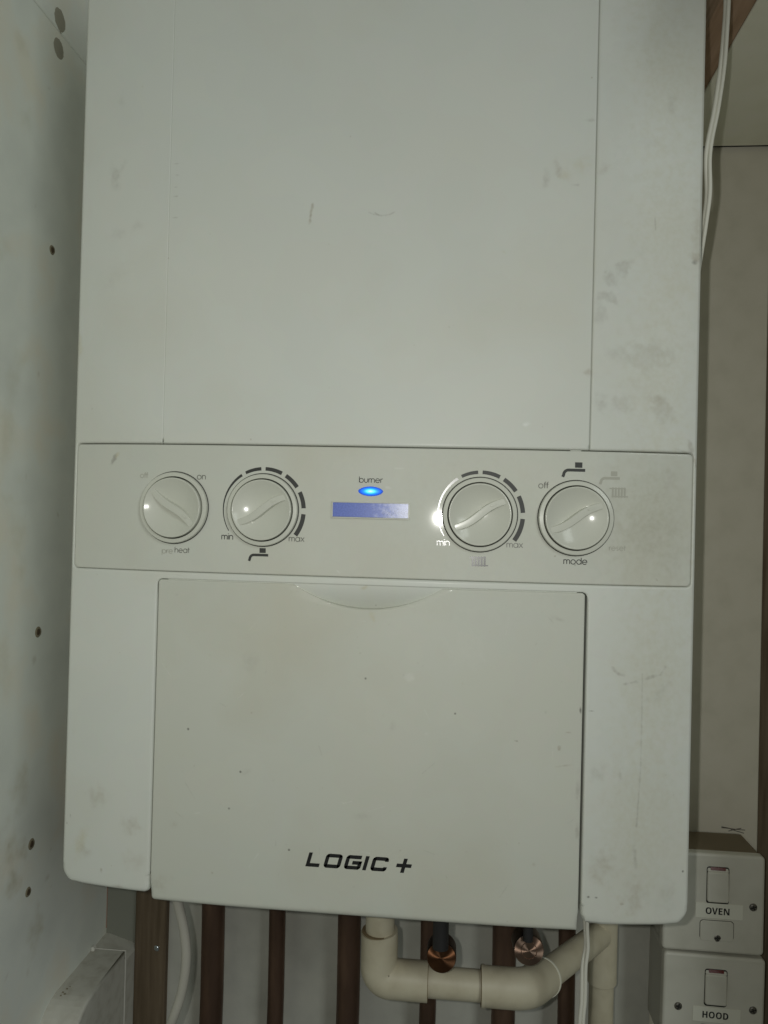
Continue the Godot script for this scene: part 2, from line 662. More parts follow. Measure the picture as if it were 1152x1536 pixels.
	# right lower wing
	scratch(im, [Vector2(147.8, 154.7), Vector2(151.0, 151.2), Vector2(155.1, 150.1)], 1.1, GREY, 0.25)
	scratch(im, [Vector2(154.8, 144.9), Vector2(162.8, 146.7)], 1.1, GREY, 0.3)
	scratch(im, [Vector2(168.0, 148.4), Vector2(176.8, 150.9), Vector2(180.0, 155.7)], 1.3, GREY, 0.3)
	smudge_tint(im, 179.0, 142.5, 3, 9, -35, GREY, 0.2)
	smudge_tint(im, 168.2, 135.6, 3, 3, 0, GREY, 0.24)
	scratch(im, [Vector2(165.9, 151.5), Vector2(166.2, 119.5), Vector2(166.0, 91.6), Vector2(164.3, 59.7)], 0.7, GREY, 0.2)
	smudge_tint(im, 163.8, 41.8, 1.6, 12, 5, GREY, 0.36)
	smudge_tint(im, 136.0, 128.4, 2, 0.6, 0, DARK, 0.5)
	smudge_tint(im, 140.0, 91.1, 6, 6, 0, GREY, 0.2)
	smudge_tint(im, 154.0, 89.0, 1.6, 5, 0, GREY, 0.26)
	smudge_tint(im, 144.4, 35.4, 10, 12, 0, BROWN, 0.18)
	smudge_tint(im, 163.6, 17.9, 10, 14, -20, BROWN, 0.16)
	smudge_tint(im, 183.8, 17.8, 8, 12, 0, GREY, 0.14)
	smudge_tint(im, 136.5, 17.3, 1.0, 0.8, 0, DARK, 0.7)
	smudge_tint(im, 141.2, 17.1, 1.3, 0.7, 0, DARK, 0.7)
	smudge_tint(im, 193.3, 32.8, 0.9, 0.9, 0, DARK, 0.8, 0.4)
	smudge_tint(im, 156.9, 13.4, 2, 1, 0, BROWN, 0.4)
	# left lower wing
	smudge_tint(im, -173.0, 57.6, 10, 8, 40, BROWN, 0.16)
	smudge_tint(im, -148.6, 41.9, 9, 7, 10, BROWN, 0.18)
	smudge_tint(im, -184.2, 27.5, 5, 14, -20, YEL, 0.42)
	smudge_tint(im, -180.1, 21.3, 6, 5, -20, BROWN, 0.16)
	smudge_tint(im, -146.1, 20.3, 10, 8, 0, BROWN, 0.1)
	smudge_tint(im, -192.2, 43.6, 0.8, 2, 10, DARK, 0.5)
	smudge_tint(im, -194.6, 38.1, 0.7, 1, 0, DARK, 0.4)
	smudge_tint(im, -168.6, 11.7, 1.4, 2, 0, BROWN, 0.5)
	smudge_tint(im, -155.7, 2.3, 5, 2, 0, BROWN, 0.25)
	smudge_tint(im, -2.9, 198.1, 3, 1.6, 20, YEL, 0.6)
	smudge_tint(im, 4.0, 186.9, 0.6, 0.5, 0, DARK, 0.7)
	for q in 60:
		smudge_tint(im, rng.randf_range(-195, 195), rng.randf_range(5, 640), rng.randf_range(0.3, 0.7), rng.randf_range(0.3, 0.8), 0, BROWN, rng.randf_range(0.1, 0.4))
	var cs := mat("painted_steel", Color.WHITE, 0.55, 0.5)
	cs.albedo_texture = ImageTexture.create_from_image(im)
	cs.clearcoat_enabled = true
	cs.clearcoat = 0.14
	cs.clearcoat_roughness = 0.22
	cs.heightmap_enabled = true
	cs.heightmap_texture = noise_tex(0.03, 3, [], 1024)
	cs.heightmap_scale = 0.0

	# yellowed white plastic of the control panel and the door
	var ip := paint_base(lin(0.568, 0.58, 0.51), 0.008, lin(0.515, 0.505, 0.415), 0.6, 23)
	smudge_tint(ip, -168.0, 274.0, 1.8, 6.0, -30, GREY, 0.75, 0.3)
	smudge_tint(ip, -164.8, 277.9, 1.8, 3.5, -30, YEL, 0.6, 0.3)
	smudge_tint(ip, 179.2, 268.2, 5, 10, 0, GREY, 0.16)
	smudge_tint(ip, 164.9, 235.7, 14, 14, 0, GREY, 0.12, 0.5)
	smudge_tint(ip, 178.9, 241.6, 12, 8, 0, GREY, 0.12)
	smudge_tint(ip, 174.2, 233.5, 3, 1.5, 0, GREY, 0.25)
	smudge_tint(ip, 173.6, 207.8, 0.8, 2.0, 40, BROWN, 0.6)
	smudge_tint(ip, 183.5, 220.0, 10, 14, 0, GREY, 0.1)
	smudge_tint(ip, 124.1, 215.8, 0.5, 0.5, 0, DARK, 0.7)
	smudge_tint(ip, 112.1, 220.7, 0.7, 0.7, 0, BROWN, 0.7)
	smudge_tint(ip, 17.5, 271.9, 4, 1.2, 0, Color(1, 1, 1), 0.35)
	smudge_tint(ip, 10.4, 259.9, 3, 1.0, -10, Color(1, 1, 1), 0.3)
	smudge_tint(ip, -19.3, 207.4, 2.4, 0.9, -40, Color(1, 1, 1), 0.3)
	smudge_tint(ip, 168, 244, 40, 60, 0, lin(0.43, 0.425, 0.33), 0.55)  # dirt, with extra darkening to offset the room light at this end
	smudge_tint(ip, 60, 244, 90, 60, 0, lin(0.50, 0.505, 0.42), 0.4)  # broad darker tint across the strip's middle
	# door
	for q in [[-84.3, 57.9], [54.4, 123.6], [-112.1, 105.6], [-45.6, 34.9], [-0.7, 142.6], [-77.7, 81.1], [92.0, 108.8]]: smudge_tint(ip, q[0], q[1], 0.7, 0.7, 0, DARK, 0.6, 0.3)
	smudge_tint(ip, 91.6, 108.8, 2, 0.8, -20, BROWN, 0.5)
	smudge_tint(ip, -73.2, 149.3, 6, 8, 0, GREY, 0.16)
	smudge_tint(ip, -73.5, 81.4, 4, 2, 20, GREY, 0.2)
	smudge_tint(ip, 16.5, 113.2, 3, 4, 0, GREY, 0.2)
	smudge_tint(ip, 26.7, 144.2, 4, 4, 0, Color(1, 1, 1), 0.18)
	smudge_tint(ip, 37.7, 110.6, 2, 2, 0, Color(1, 1, 1), 0.2)
	smudge_tint(ip, 0.2, 58.7, 6, 3, 0, GREY, 0.16)
	smudge_tint(ip, -119.1, 45.0, 4, 3, 0, BROWN, 0.16)
	smudge_tint(ip, 2.5, 180.3, 2, 4, 20, YEL, 0.6)
	smudge_tint(ip, 114.9, 183.0, 6, 1.8, -15, GREY, 0.3)
	smudge_tint(ip, 122.4, 115.2, 3, 0.6, 0, BROWN, 0.45)
	smudge_tint(ip, 117.1, 105.4, 1.5, 2, 0, BROWN, 0.4)
	smudge_tint(ip, 120.1, 95.2, 6, 0.8, 10, BROWN, 0.25)
	smudge_tint(ip, 129.3, 128.2, 0.8, 2.5, 0, DARK, 0.5)
	smudge_tint(ip, 128.7, 80.7, 1.6, 12, 0, GREY, 0.3)
	smudge_tint(ip, 128.9, 56.8, 1.6, 8, 0, GREY, 0.35)
	smudge_tint(ip, -127.7, 7.5, 8, 8, 0, BROWN, 0.12)
	smudge_tint(ip, 23.2, 39.0, 1, 0.6, 30, BROWN, 0.3)
	smudge_tint(ip, 103.6, 35.4, 1.5, 1.5, 0, BROWN, 0.25)
	smudge_tint(ip, 60.7, 162.2, 20, 20, 0, Color(1, 1, 1), 0.05)
	smudge_tint(ip, -8.5, -0.9, 60, 2.5, 0, BROWN, 0.08)
	for q in 70:
		smudge_tint(ip, rng.randf_range(-134, 130), rng.randf_range(0, 198), rng.randf_range(0.4, 1.3), rng.randf_range(0.3, 1.0), rng.randf_range(0, 90), [BROWN, YEL, GREY][q % 3], rng.randf_range(0.08, 0.3))
	for q in 26:
		var a := Vector2(rng.randf_range(-125, 125), rng.randf_range(20, 185))
		var b := a + Vector2.from_angle(rng.randf_range(0, TAU)) * rng.randf_range(3, 12)
		scratch(ip, [a, b], 0.35, [GREY, Color(1, 1, 1)][q % 2], 0.14)
	var pl := mat("cream_plastic", Color.WHITE, 0.55, 0.5)
	pl.albedo_texture = ImageTexture.create_from_image(ip)
	pl.clearcoat_enabled = true
	pl.clearcoat = 0.25
	pl.clearcoat_roughness = 0.055
	# fine scuffs in the gloss
	var sc := Image.create(1024, 1024, false, Image.FORMAT_RGB8)
	sc.fill(Color(0.5, 0.5, 0.5))
	for q in 5000:
		var x := rng.randf_range(0, 1024)
		var y := rng.randf_range(0, 1024)
		var an := rng.randf_range(-0.5, 0.5) if q % 3 else rng.randf_range(0, PI)
		var h := 0.5 + rng.randf_range(-0.25, 0.25)
		for e in rng.randi_range(3, 16):
			sc.set_pixel(posmod(int(x + cos(an) * e), 1024), posmod(int(y + sin(an) * e), 1024), Color(h, h, h))
	pl.heightmap_enabled = true
	pl.heightmap_texture = ImageTexture.create_from_image(sc)
	pl.heightmap_scale = 0.009
	var dp: StandardMaterial3D = pl.duplicate()
	dp.resource_name = "door_plastic"
	dp.albedo_color = lin(0.97, 0.97, 0.96)
	M["door_plastic"] = dp
	var kn := mat("knob_plastic", lin(0.555, 0.565, 0.488), 0.5, 0.5)
	kn.clearcoat_enabled = true
	kn.clearcoat = 0.5
	kn.clearcoat_roughness = 0.14
	mat("gap_dark", lin(0.02, 0.02, 0.017), 0.8)
	mat("ink_dark", lin(0.030, 0.032, 0.028), 0.5, 0.5)
	mat("ink_gloss", lin(0.04, 0.042, 0.038), 0.24, 0.8)
	mat("ink_worn", lin(0.16, 0.16, 0.135), 0.3, 0.6)
	mat("ink_faint", lin(0.40, 0.40, 0.335), 0.45, 0.5)
	mat("ink_black", lin(0.012, 0.012, 0.012), 0.45, 0.5)
	# plasterboard and plaster
	var lw := mat("plasterboard", Color.WHITE, 0.85, 0.3)
	lw.albedo_texture = noise_tex(0.012, 5, [lin(0.80, 0.84, 0.77), lin(0.87, 0.89, 0.83), lin(0.88, 0.86, 0.75)], 1024)
	world_map(lw, Vector3(1.1, 1.1, 1.1))
	# the lower board with its own stains, 840 mm across and 1264 mm up
	var sb := Image.create(672, 1011, false, Image.FORMAT_RGB8)
	var ln := FastNoiseLite.new()
	ln.seed = 41
	ln.frequency = 0.012
	ln.fractal_octaves = 5
	for y in 1011:
		for x in 672:
			var u := ln.get_noise_2d(x, y)
			sb.set_pixel(x, y, lin(0.84, 0.87, 0.80).lerp(lin(0.86, 0.84, 0.73), clampf(u * 2.0, 0, 1)).lerp(lin(0.77, 0.80, 0.74), clampf(-u * 1.6, 0, 1)))
	for q in [[-0.110, -0.028, 22, 30, 0.3], [-0.112, -0.058, 14, 16, 0.35], [-0.090, 0.310, 12, 60, 0.22], [-0.105, 0.225, 16, 50, 0.25], [-0.130, -0.036, 9, 14, 0.25], [-0.120, 0.02, 16, 26, 0.25], [-0.07, 0.44, 14, 24, 0.2], [-0.105, 0.36, 10, 16, 0.2], [-0.10, 0.545, 12, 14, 0.3], [-0.09, 0.60, 12, 10, 0.25], [-0.09, 0.12, 20, 30, 0.2], [-0.15, -0.11, 16, 22, 0.35]]:
		blot(sb, (q[0] - 0.125 + 0.00625 + 0.42) / 0.84 * 672, (0.5 - (q[1] - 0.01205) / 1.2641) * 1011, q[2] * 0.8, q[3] * 0.8, rng.randf_range(-20, 20), [lin(0.42, 0.37, 0.24), lin(0.55, 0.53, 0.38)][0 if q[1] < 0.03 else 1], q[4], 0.0, 0.6)
	for q in 70:
		blot(sb, rng.randf_range(60, 400), rng.randf_range(20, 700), rng.randf_range(1, 3.5), rng.randf_range(1, 5), rng.randf_range(0, 90), lin(0.4, 0.37, 0.28), rng.randf_range(0.08, 0.3), 0.0, 0.6)
	var ls := mat("stained_plasterboard", Color.WHITE, 0.85, 0.3)
	ls.albedo_texture = ImageTexture.create_from_image(sb)
	ls.uv1_scale = Vector3(1 / 0.84, -1 / 1.2641, 1)
	ls.uv1_offset = Vector3(0.5, 0.5, 0)
	var bw := mat("wall_paint", Color.WHITE, 0.9, 0.3)
	bw.albedo_texture = noise_tex(0.015, 5, [lin(0.66, 0.635, 0.53), lin(0.72, 0.69, 0.585), lin(0.75, 0.72, 0.62)], 1024)
	world_map(bw, Vector3(1.7, 1.7, 1.7))
	var sf := mat("soffit_paint", Color.WHITE, 0.6, 0.4)
	sf.albedo_texture = noise_tex(0.02, 4, [lin(0.84, 0.83, 0.68), lin(0.88, 0.87, 0.73), lin(0.90, 0.88, 0.77)], 512)
	world_map(sf, Vector3(2, 2, 2))
	# timber
	var wood := func(called: String, a: Color, b: Color, c: Color, s: Vector3) -> void:
		var w := mat(called, Color.WHITE, 0.75, 0.3)
		w.albedo_texture = noise_tex(0.02, 5, [a, b, c], 512)
		world_map(w, s)
	wood.call("dark_timber", lin(0.105, 0.078, 0.048), lin(0.145, 0.108, 0.07), lin(0.19, 0.145, 0.095), Vector3(14, 0.8, 14))
	wood.call("post_timber", lin(0.12, 0.090, 0.055), lin(0.19, 0.148, 0.098), lin(0.25, 0.2, 0.14), Vector3(14, 0.7, 14))
	wood.call("batten_timber", lin(0.30, 0.20, 0.13), lin(0.40, 0.27, 0.18), lin(0.47, 0.33, 0.23), Vector3(12, 12, 0.9))
	# pipes
	var cu := mat("tarnished_copper", Color.WHITE, 0.5, 0.5)
	cu.metallic = 0.8
	cu.albedo_texture = noise_tex(0.012, 4, [lin(0.10, 0.062, 0.044), lin(0.16, 0.098, 0.068), lin(0.25, 0.155, 0.105)], 512)
	world_map(cu, Vector3(5, 1.2, 5))
	var brass := mat("bright_copper", lin(0.32, 0.215, 0.16), 0.40, 0.5)
	brass.metallic = 1.0
	brass.anisotropy_enabled = true
	brass.anisotropy = 0.98
	var bd := brass.duplicate()
	bd.resource_name = "dark_copper"
	bd.albedo_color = lin(0.16, 0.075, 0.038)
	bd.roughness = 0.36
	M["dark_copper"] = bd
	mat("dark_stem", lin(0.014, 0.013, 0.013), 0.6)
	var pv := mat("white_pvc", Color.WHITE, 0.5, 0.5)
	pv.albedo_texture = noise_tex(0.02, 4, [lin(0.43, 0.385, 0.27), lin(0.52, 0.475, 0.35), lin(0.56, 0.52, 0.39)], 512)
	world_map(pv, Vector3(4, 4, 4))
	mat("pvc_rim", lin(0.72, 0.71, 0.60), 0.5)
	mat("joint_grime", lin(0.20, 0.15, 0.08), 0.8)
	mat("grey_sheath", lin(0.40, 0.385, 0.33), 0.55)
	mat("white_sheath", lin(0.68, 0.67, 0.58), 0.55)
	# switches
	var sw := mat("switch_plastic", Color.WHITE, 0.45, 0.5)
	sw.albedo_texture = noise_tex(0.02, 4, [lin(0.55, 0.54, 0.46), lin(0.61, 0.60, 0.52), lin(0.64, 0.63, 0.55)], 256)
	world_map(sw, Vector3(4, 4, 4))
	mat("box_plastic", lin(0.47, 0.46, 0.40), 0.7)
	mat("box_top_brown", lin(0.21, 0.17, 0.11), 0.95)
	mat("sticker", lin(0.74, 0.74, 0.64), 0.6)
	mat("neon_red", lin(0.13, 0.022, 0.016), 0.25)
	var st := mat("screw_steel", lin(0.20, 0.19, 0.17), 0.35)
	st.metallic = 0.9
	var zn := mat("screw_bright", lin(0.6, 0.66, 0.7), 0.2)
	zn.metallic = 1.0
	var hp := mat("housing_plastic", Color.WHITE, 0.6, 0.4)
	hp.albedo_texture = noise_tex(0.02, 4, [lin(0.50, 0.48, 0.41), lin(0.60, 0.59, 0.52), lin(0.64, 0.63, 0.56)], 512)
	world_map(hp, Vector3(6, 6, 6))
	mat("pale_edge", lin(0.78, 0.77, 0.70), 0.6)
	mat("filler_brown", lin(0.25, 0.22, 0.145), 0.9)
	mat("filler_grey", lin(0.36, 0.34, 0.27), 0.9)
	mat("hole_brown", lin(0.085, 0.06, 0.035), 0.9)
	mat("raw_edge", lin(0.33, 0.19, 0.14), 0.9)
	var gp := mat("shaded_plaster", Color.WHITE, 0.9, 0.3)  # greyer tone with the dimness below the boiler put into it
	gp.albedo_texture = noise_tex(0.02, 5, [lin(0.46, 0.455, 0.40), lin(0.52, 0.515, 0.455), lin(0.57, 0.56, 0.49)], 512)
	world_map(gp, Vector3(2, 2, 2))
	mat("corner_shade", lin(0.27, 0.275, 0.23), 0.9)  # the corner's shade as a darker colour
	mat("pencil", lin(0.14, 0.13, 0.11), 0.8)
	# lit things
	var led := mat("indicator_glow", lin(0.02, 0.08, 0.3), 0.4, 0.3)
	led.emission_enabled = true
	var g := Gradient.new()
	g.offsets = PackedFloat32Array([0.0, 0.30, 0.58, 0.85, 1.0])
	g.colors = PackedColorArray([lin(0.75, 1.0, 1.0), lin(0.10, 0.75, 1.0), lin(0.01, 0.22, 0.85), lin(0.01, 0.06, 0.45), lin(0.01, 0.03, 0.22)])
	var gt := GradientTexture2D.new()
	gt.gradient = g
	gt.width = 128
	gt.height = 128
	gt.fill = GradientTexture2D.FILL_RADIAL
	gt.fill_from = Vector2(0.5, 0.5)
	gt.fill_to = Vector2(1.0, 0.5)
	led.emission = Color.WHITE
	led.emission_operator = BaseMaterial3D.EMISSION_OP_MULTIPLY
	led.emission_texture = gt
	led.emission_energy_multiplier = 1.5
	var lc := mat("display_glass", lin(0.14, 0.17, 0.33), 0.25)
	var ld := Image.create(228, 48, false, Image.FORMAT_RGB8)
	var f := FastNoiseLite.new()
	f.frequency = 0.05
	f.fractal_octaves = 4
	for y in 48:
		for x in 228:
			var u := x / 228.0
			var pale := smoothstep(0.5, 1.0, u + 0.25 * f.get_noise_2d(x, y)) * 0.8
			var c := Color(0.085, 0.12, 0.33).lerp(Color(0.33, 0.36, 0.50), pale)
			c = c * (1.0 + 0.2 * f.get_noise_2d(x * 3, y * 3))
			if u > 0.66 and f.get_noise_2d(x * 5.0, y * 5.0 + 90) - absf(y - 34) * 0.012 > 0.18 - (u - 0.7) * 0.3: c = c * 0.6
			ld.set_pixel(x, y, c.linear_to_srgb())
	lc.emission_enabled = true
	lc.emission = Color.WHITE
	lc.emission_operator = BaseMaterial3D.EMISSION_OP_MULTIPLY
	lc.emission_texture = ImageTexture.create_from_image(ld)
	lc.emission_energy_multiplier = 0.42
	lc.albedo_color = Color.WHITE
	lc.albedo_texture = lc.emission_texture


# ------------------------------------------------------------------ walls, soffit, timber
func make_setting() -> void:
	# the boarded wall on the left: two boards that meet in a level joint
	var lw := Node3D.new()
	lw.name = "left_wall"
	add_child(lw)
	tag(lw, "pale plasterboard wall with screw holes left of the boiler", "wall", "", "structure")
	for b in [[-0.62, 0.6441], [0.6447, 1.15]]:
		put("plasterboard_panel", bevel_box(Vector3(0.0125, b[1] - b[0], 0.84), 0.0006).mesh(), M.stained_plasterboard if b[0] < 0 else M.plasterboard, lw, Vector3(LEFT - 0.00625, (b[0] + b[1]) / 2, BACK + 0.42 - 0.01))
	for h in [[0.6544, -0.1453, 0.0098], [0.6296, -0.1445, 0.0088]]:
		var mb := lathe([[Vector2(0, 0.0004), Vector2(h[2] * 0.8, 0.0003), Vector2(h[2], -0.0002)]], 28)
		for q in mb.v.size():
			var w := 1.0 + 0.12 * noise.get_noise_2d(mb.v[q].x * 9000, mb.v[q].y * 9000)
			mb.v[q] = Vector3(mb.v[q].x * w, mb.v[q].y * w, mb.v[q].z)
		put("filler_patch", mb.mesh(), M.filler_grey, lw, Vector3(LEFT, h[0], h[1]), Vector3(0, PI / 2, 0))
	for h in [[0.4590, -0.1434, 0.0042], [0.1398, -0.1391, 0.0048], [-0.0349, -0.1384, 0.0048], [-0.0729, -0.1355, 0.0042]]:
		var hole := put("screw_hole", lathe([[Vector2(0, 0.0002), Vector2(h[2] * 0.55, 0.0003), Vector2(h[2] * 0.75, 0.0009), Vector2(h[2], -0.0002)]], 24).mesh(), M.filler_brown, lw, Vector3(LEFT, h[0], h[1]), Vector3(0, PI / 2, 0))
		put("screw_head", lathe([[Vector2(0, 0.0007), Vector2(h[2] * 0.5, 0.0007), Vector2(h[2] * 0.6, 0.0002)]], 20).mesh(), M.hole_brown, hole)
	# the wall behind
	var bw := put("back_wall", bevel_box(Vector3(0.6335, 1.7, 0.0125), 0.0008).mesh(), M.wall_paint, self, Vector3(LEFT + 0.31475, 0.25, BACK - 0.00625))
	tag(bw, "grey beige plaster wall behind the boiler and the pipes", "wall", "", "structure")
	put("lower_shade_sheet", bevel_box(Vector3(0.503, 1.0, 0.001), 0.0003).mesh(), M.shaded_plaster, bw, Vector3(-0.0302, -0.75, 0.0066))  # thin sheet that darkens the wall below the boiler, shade in its colour
	put("corner_shade", bevel_box(Vector3(0.0325, 1.2, 0.001), 0.0003).mesh(), M.corner_shade, bw, Vector3(-0.3155 + 0.0173, -0.2, 0.0066))  # dark sheet standing in for the shade between corner and batten
	put("raw_edge", bevel_box(Vector3(0.0016, 0.34, 0.0016), 0.0004).mesh(), M.raw_edge, bw, Vector3(-0.3155 + 0.0007, -0.26, 0.0067))
	var pm := MB.new()
	for s in [[Vector3(0.3085, -0.0413, 0), Vector3(0.3200, -0.0428, 0), Vector3(0.3300, -0.0432, 0)], [Vector3(0.3150, -0.0450, 0), Vector3(0.3230, -0.0425, 0), Vector3(0.3265, -0.0418, 0)], [Vector3(0.3170, -0.0432, 0), Vector3(0.3290, -0.0462, 0)], [Vector3(0.3085, -0.0422, 0), Vector3(0.3170, -0.0425, 0)]]:
		var line := []
		for p in s: line.append(p + Vector3(-0.02475, -0.25, 0.0064))
		tube(smooth(line, 4), 0.00035, 6, true, pm)
	put("pencil_mark", pm.mesh(), M.pencil, bw)
	var post := put("timber_post", bevel_box(Vector3(0.09, 1.7, 0.09), 0.002).mesh(), M.post_timber, self, Vector3(0.3885, 0.25, BACK - 0.0545))
	tag(post, "rough brown timber post at the right end of the back wall", "post")
	var bat := thing("timber_batten", Vector3(-0.2405, -0.16, BACK + 0.0045), "dark brown upright timber batten with a bright screw, left of the grey cable", "batten")
	put("plank", bevel_box(Vector3(0.032, 0.9, 0.009), 0.001).mesh(), M.dark_timber, bat)
	put("screw", lathe([[Vector2(0, 0.0010), Vector2(0.0016, 0.0012), Vector2(0.0028, 0.0006), Vector2(0.0032, 0)]], 18).mesh(), M.screw_bright, bat, Vector3(0.0065, -0.032, 0.0045), Vector3(0.16, -0.28, 0))
	var rw := put("added_right_wall", bevel_box(Vector3(0.10, 1.7, 0.235), 0.002).mesh(), M.wall_paint, self, Vector3(0.412, 0.25, BACK + 0.1185))  # out of view, added to keep the room light off the recess
	tag(rw, "unseen wall added on the right to shade the boiler recess", "wall", "", "structure")
	# the boxed-in ceiling on the right
	var so := put("soffit_board", bevel_box(Vector3(0.112, 0.018, 0.42), 0.0008).mesh(), M.soffit_paint, self, Vector3(0.2492 + 0.056, 0.610, -0.2795 + 0.21))
	put("gap_shadow_bar", bevel_box(Vector3(0.112, 0.016, 0.0050), 0.0003).mesh(), M.gap_dark, so, Vector3(0, 0.0005, -0.2127))  # near-black bar in place of the shadow behind the board
	tag(so, "cream painted board overhead at the top right corner", "board")
	var sb := put("soffit_batten", bevel_box(Vector3(0.0245, 0.028, 0.42), 0.001).mesh(), M.batten_timber, self, Vector3(0.23665, 0.6152, -0.2825 + 0.21))
	tag(sb, "bare reddish timber batten along the edge of the overhead cream board", "batten")


# ------------------------------------------------------------------ pipes
func make_pipes() -> void:
	var proto: MeshInstance3D = null
	var slim: MeshInstance3D = null
	var where := ["leftmost, the wide one next to the grey cable", "second from the left, slim and dark", "wide one just left of the white plastic elbow", "slim one behind the first round copper valve end", "wide one behind the second round copper valve end", "rightmost, behind the sloping white plastic pipe"]
	var spec := [[-0.1725, 0.011], [-0.1095, 0.0078], [-0.0395, 0.011], [0.0363, 0.0080], [0.1068, 0.011], [0.1645, 0.0078]]
	for k in 6:
		var wide: bool = spec[k][1] > 0.01
		var src := proto if wide else slim
		var o: MeshInstance3D
		if src == null:
			var path := []
			for q in 12: path.append(Vector3(0.0006 * sin(q * 1.3), -0.60 + q * 0.06, 0))
			o = put("copper_pipe", tube(path, spec[k][1], 28).mesh(), M.tarnished_copper)
			if wide: proto = o
			else: slim = o
		else:
			o = src.duplicate()
			o.name = numbered("copper_pipe")
			add_child(o)
		o.position = Vector3(spec[k][0], 0.02, -0.262)
		tag(o, "upright brown copper pipe under the boiler, " + where[k], "pipe", "copper pipes under the boiler")
	# white condensate pipe
	var z := -0.10
	var cp := thing("condensate_pipe", Vector3(0.0037, -0.0985, z), "cream white plastic waste pipe with an elbow under the middle of the boiler", "pipe")
	put("pipe", tube([Vector3(0, 0.16, 0), Vector3(0, 0.02, 0)], 0.0107, 32).mesh(), M.white_pvc, cp)
	var bend := []
	for q in 13:
		var a := PI + PI / 2 * q / 12
		bend.append(Vector3(0.0085 + 0.0085 * cos(a), 0.0085 + 0.0085 * sin(a), 0))
	var el := put("elbow", tube([Vector3(-0.0004, 0.0345, 0), Vector3(0, 0.030, 0)] + bend + [Vector3(0.030, 0, 0), Vector3(0.0362, 0, 0)], 0.0136, 36).mesh(), M.white_pvc, cp)
	put("joint_line", tube([Vector3(-0.0004, 0.0341, 0), Vector3(-0.0004, 0.0349, 0)], 0.0129, 32).mesh(), M.joint_grime, el)
	put("joint_line", tube([Vector3(0.0360, 0, 0), Vector3(0.0366, 0, 0)], 0.0130, 32).mesh(), M.joint_grime, el)
	put("pipe", tube([Vector3(0.025, 0, 0), Vector3(0.09, 0, 0)], 0.0107, 32).mesh(), M.white_pvc, cp)
	var dir := (Vector3(0.189, -0.118, -0.225) - Vector3(0.112, -0.0985, z)).normalized()
	var mid := Vector3(0.1085, 0, 0)
	var ob := [Vector3(0.0755, 0, 0), Vector3(0.095, 0, 0)]
	for q in 9:
		var u := q / 8.0
		ob.append((Vector3(0.097, 0, 0).lerp(mid, u)).lerp(mid.lerp(mid + dir * 0.0115, u), u))
	ob.append(mid + dir * 0.028)
	var bd := put("bend_fitting", tube(ob, 0.0136, 36).mesh(), M.white_pvc, cp)
	put("rim", tube([Vector3(0.0752, 0, 0), Vector3(0.0775, 0, 0)], 0.0141, 32).mesh(), M.white_pvc, bd)
	put("joint_line", tube([Vector3(0.0748, 0, 0), Vector3(0.0753, 0, 0)], 0.0134, 32).mesh(), M.joint_grime, bd)
	put("rim", tube([mid + dir * 0.0268, mid + dir * 0.0284], 0.0141, 32).mesh(), M.pvc_rim, bd)
	put("pipe", tube([mid, mid + dir * 0.145], 0.0107, 32).mesh(), M.white_pvc, cp)
	# the upright soil pipe it drains into
	var wp := thing("waste_pipe", Vector3(0.1893, -0.118, -0.225), "upright white plastic waste pipe that the sloping pipe runs into", "pipe")
	put("pipe", tube([Vector3(0, -0.5, 0), Vector3(0, 0.2, 0)], 0.0106, 32).mesh(), M.white_pvc, wp)
	put("socket", tube([Vector3(0, -0.0425, 0), Vector3(0, -0.0415, 0), Vector3(0, 0.034, 0)], [0.0122, 0.0128, 0.0128], 32).mesh(), M.white_pvc, wp)
	# two round copper valve ends that hang below the door
	var lab := ["darker round copper valve end under the boiler, against the level white pipe", "paler round copper valve end under the boiler, above the bend of the white pipe"]
	for k in 2:
		var v := thing("valve_end", [Vector3(0.0496, -0.0632, -0.071), Vector3(0.1093, -0.0535, -0.071)][k], lab[k], "valve", "copper valve ends under the boiler")
		var sec := []
		var prof := []
		for q in 14:
			var r := 0.0098 * q / 13.0
			prof.append(Vector2(r, 0.0030 - 0.0007 * pow(r / 0.01, 2.0)))
		sec.append(prof)
		if k == 1: sec.append([Vector2(0.0052, 0.0024), Vector2(0.0052, 0.0032), Vector2(0.0056, 0.0032), Vector2(0.0056, 0.0020)])
		sec.append([Vector2(0.0098, 0.0022), Vector2(0.0103, 0.0012), Vector2(0.0103, -0.016)])
		put("cap", lathe(sec, 56).mesh(), [M.dark_copper, M.bright_copper][k], v, Vector3.ZERO, [Vector3(-0.15, 0.0, 0.0), Vector3(-0.13, 0.02, 0.3)][k])
		put("stem", tube([Vector3(-0.001, 0.070, -0.002), Vector3(-0.0008, 0.0072, 0.003)], [0.0055, 0.0034][k], 20).mesh(), M.dark_stem, v)


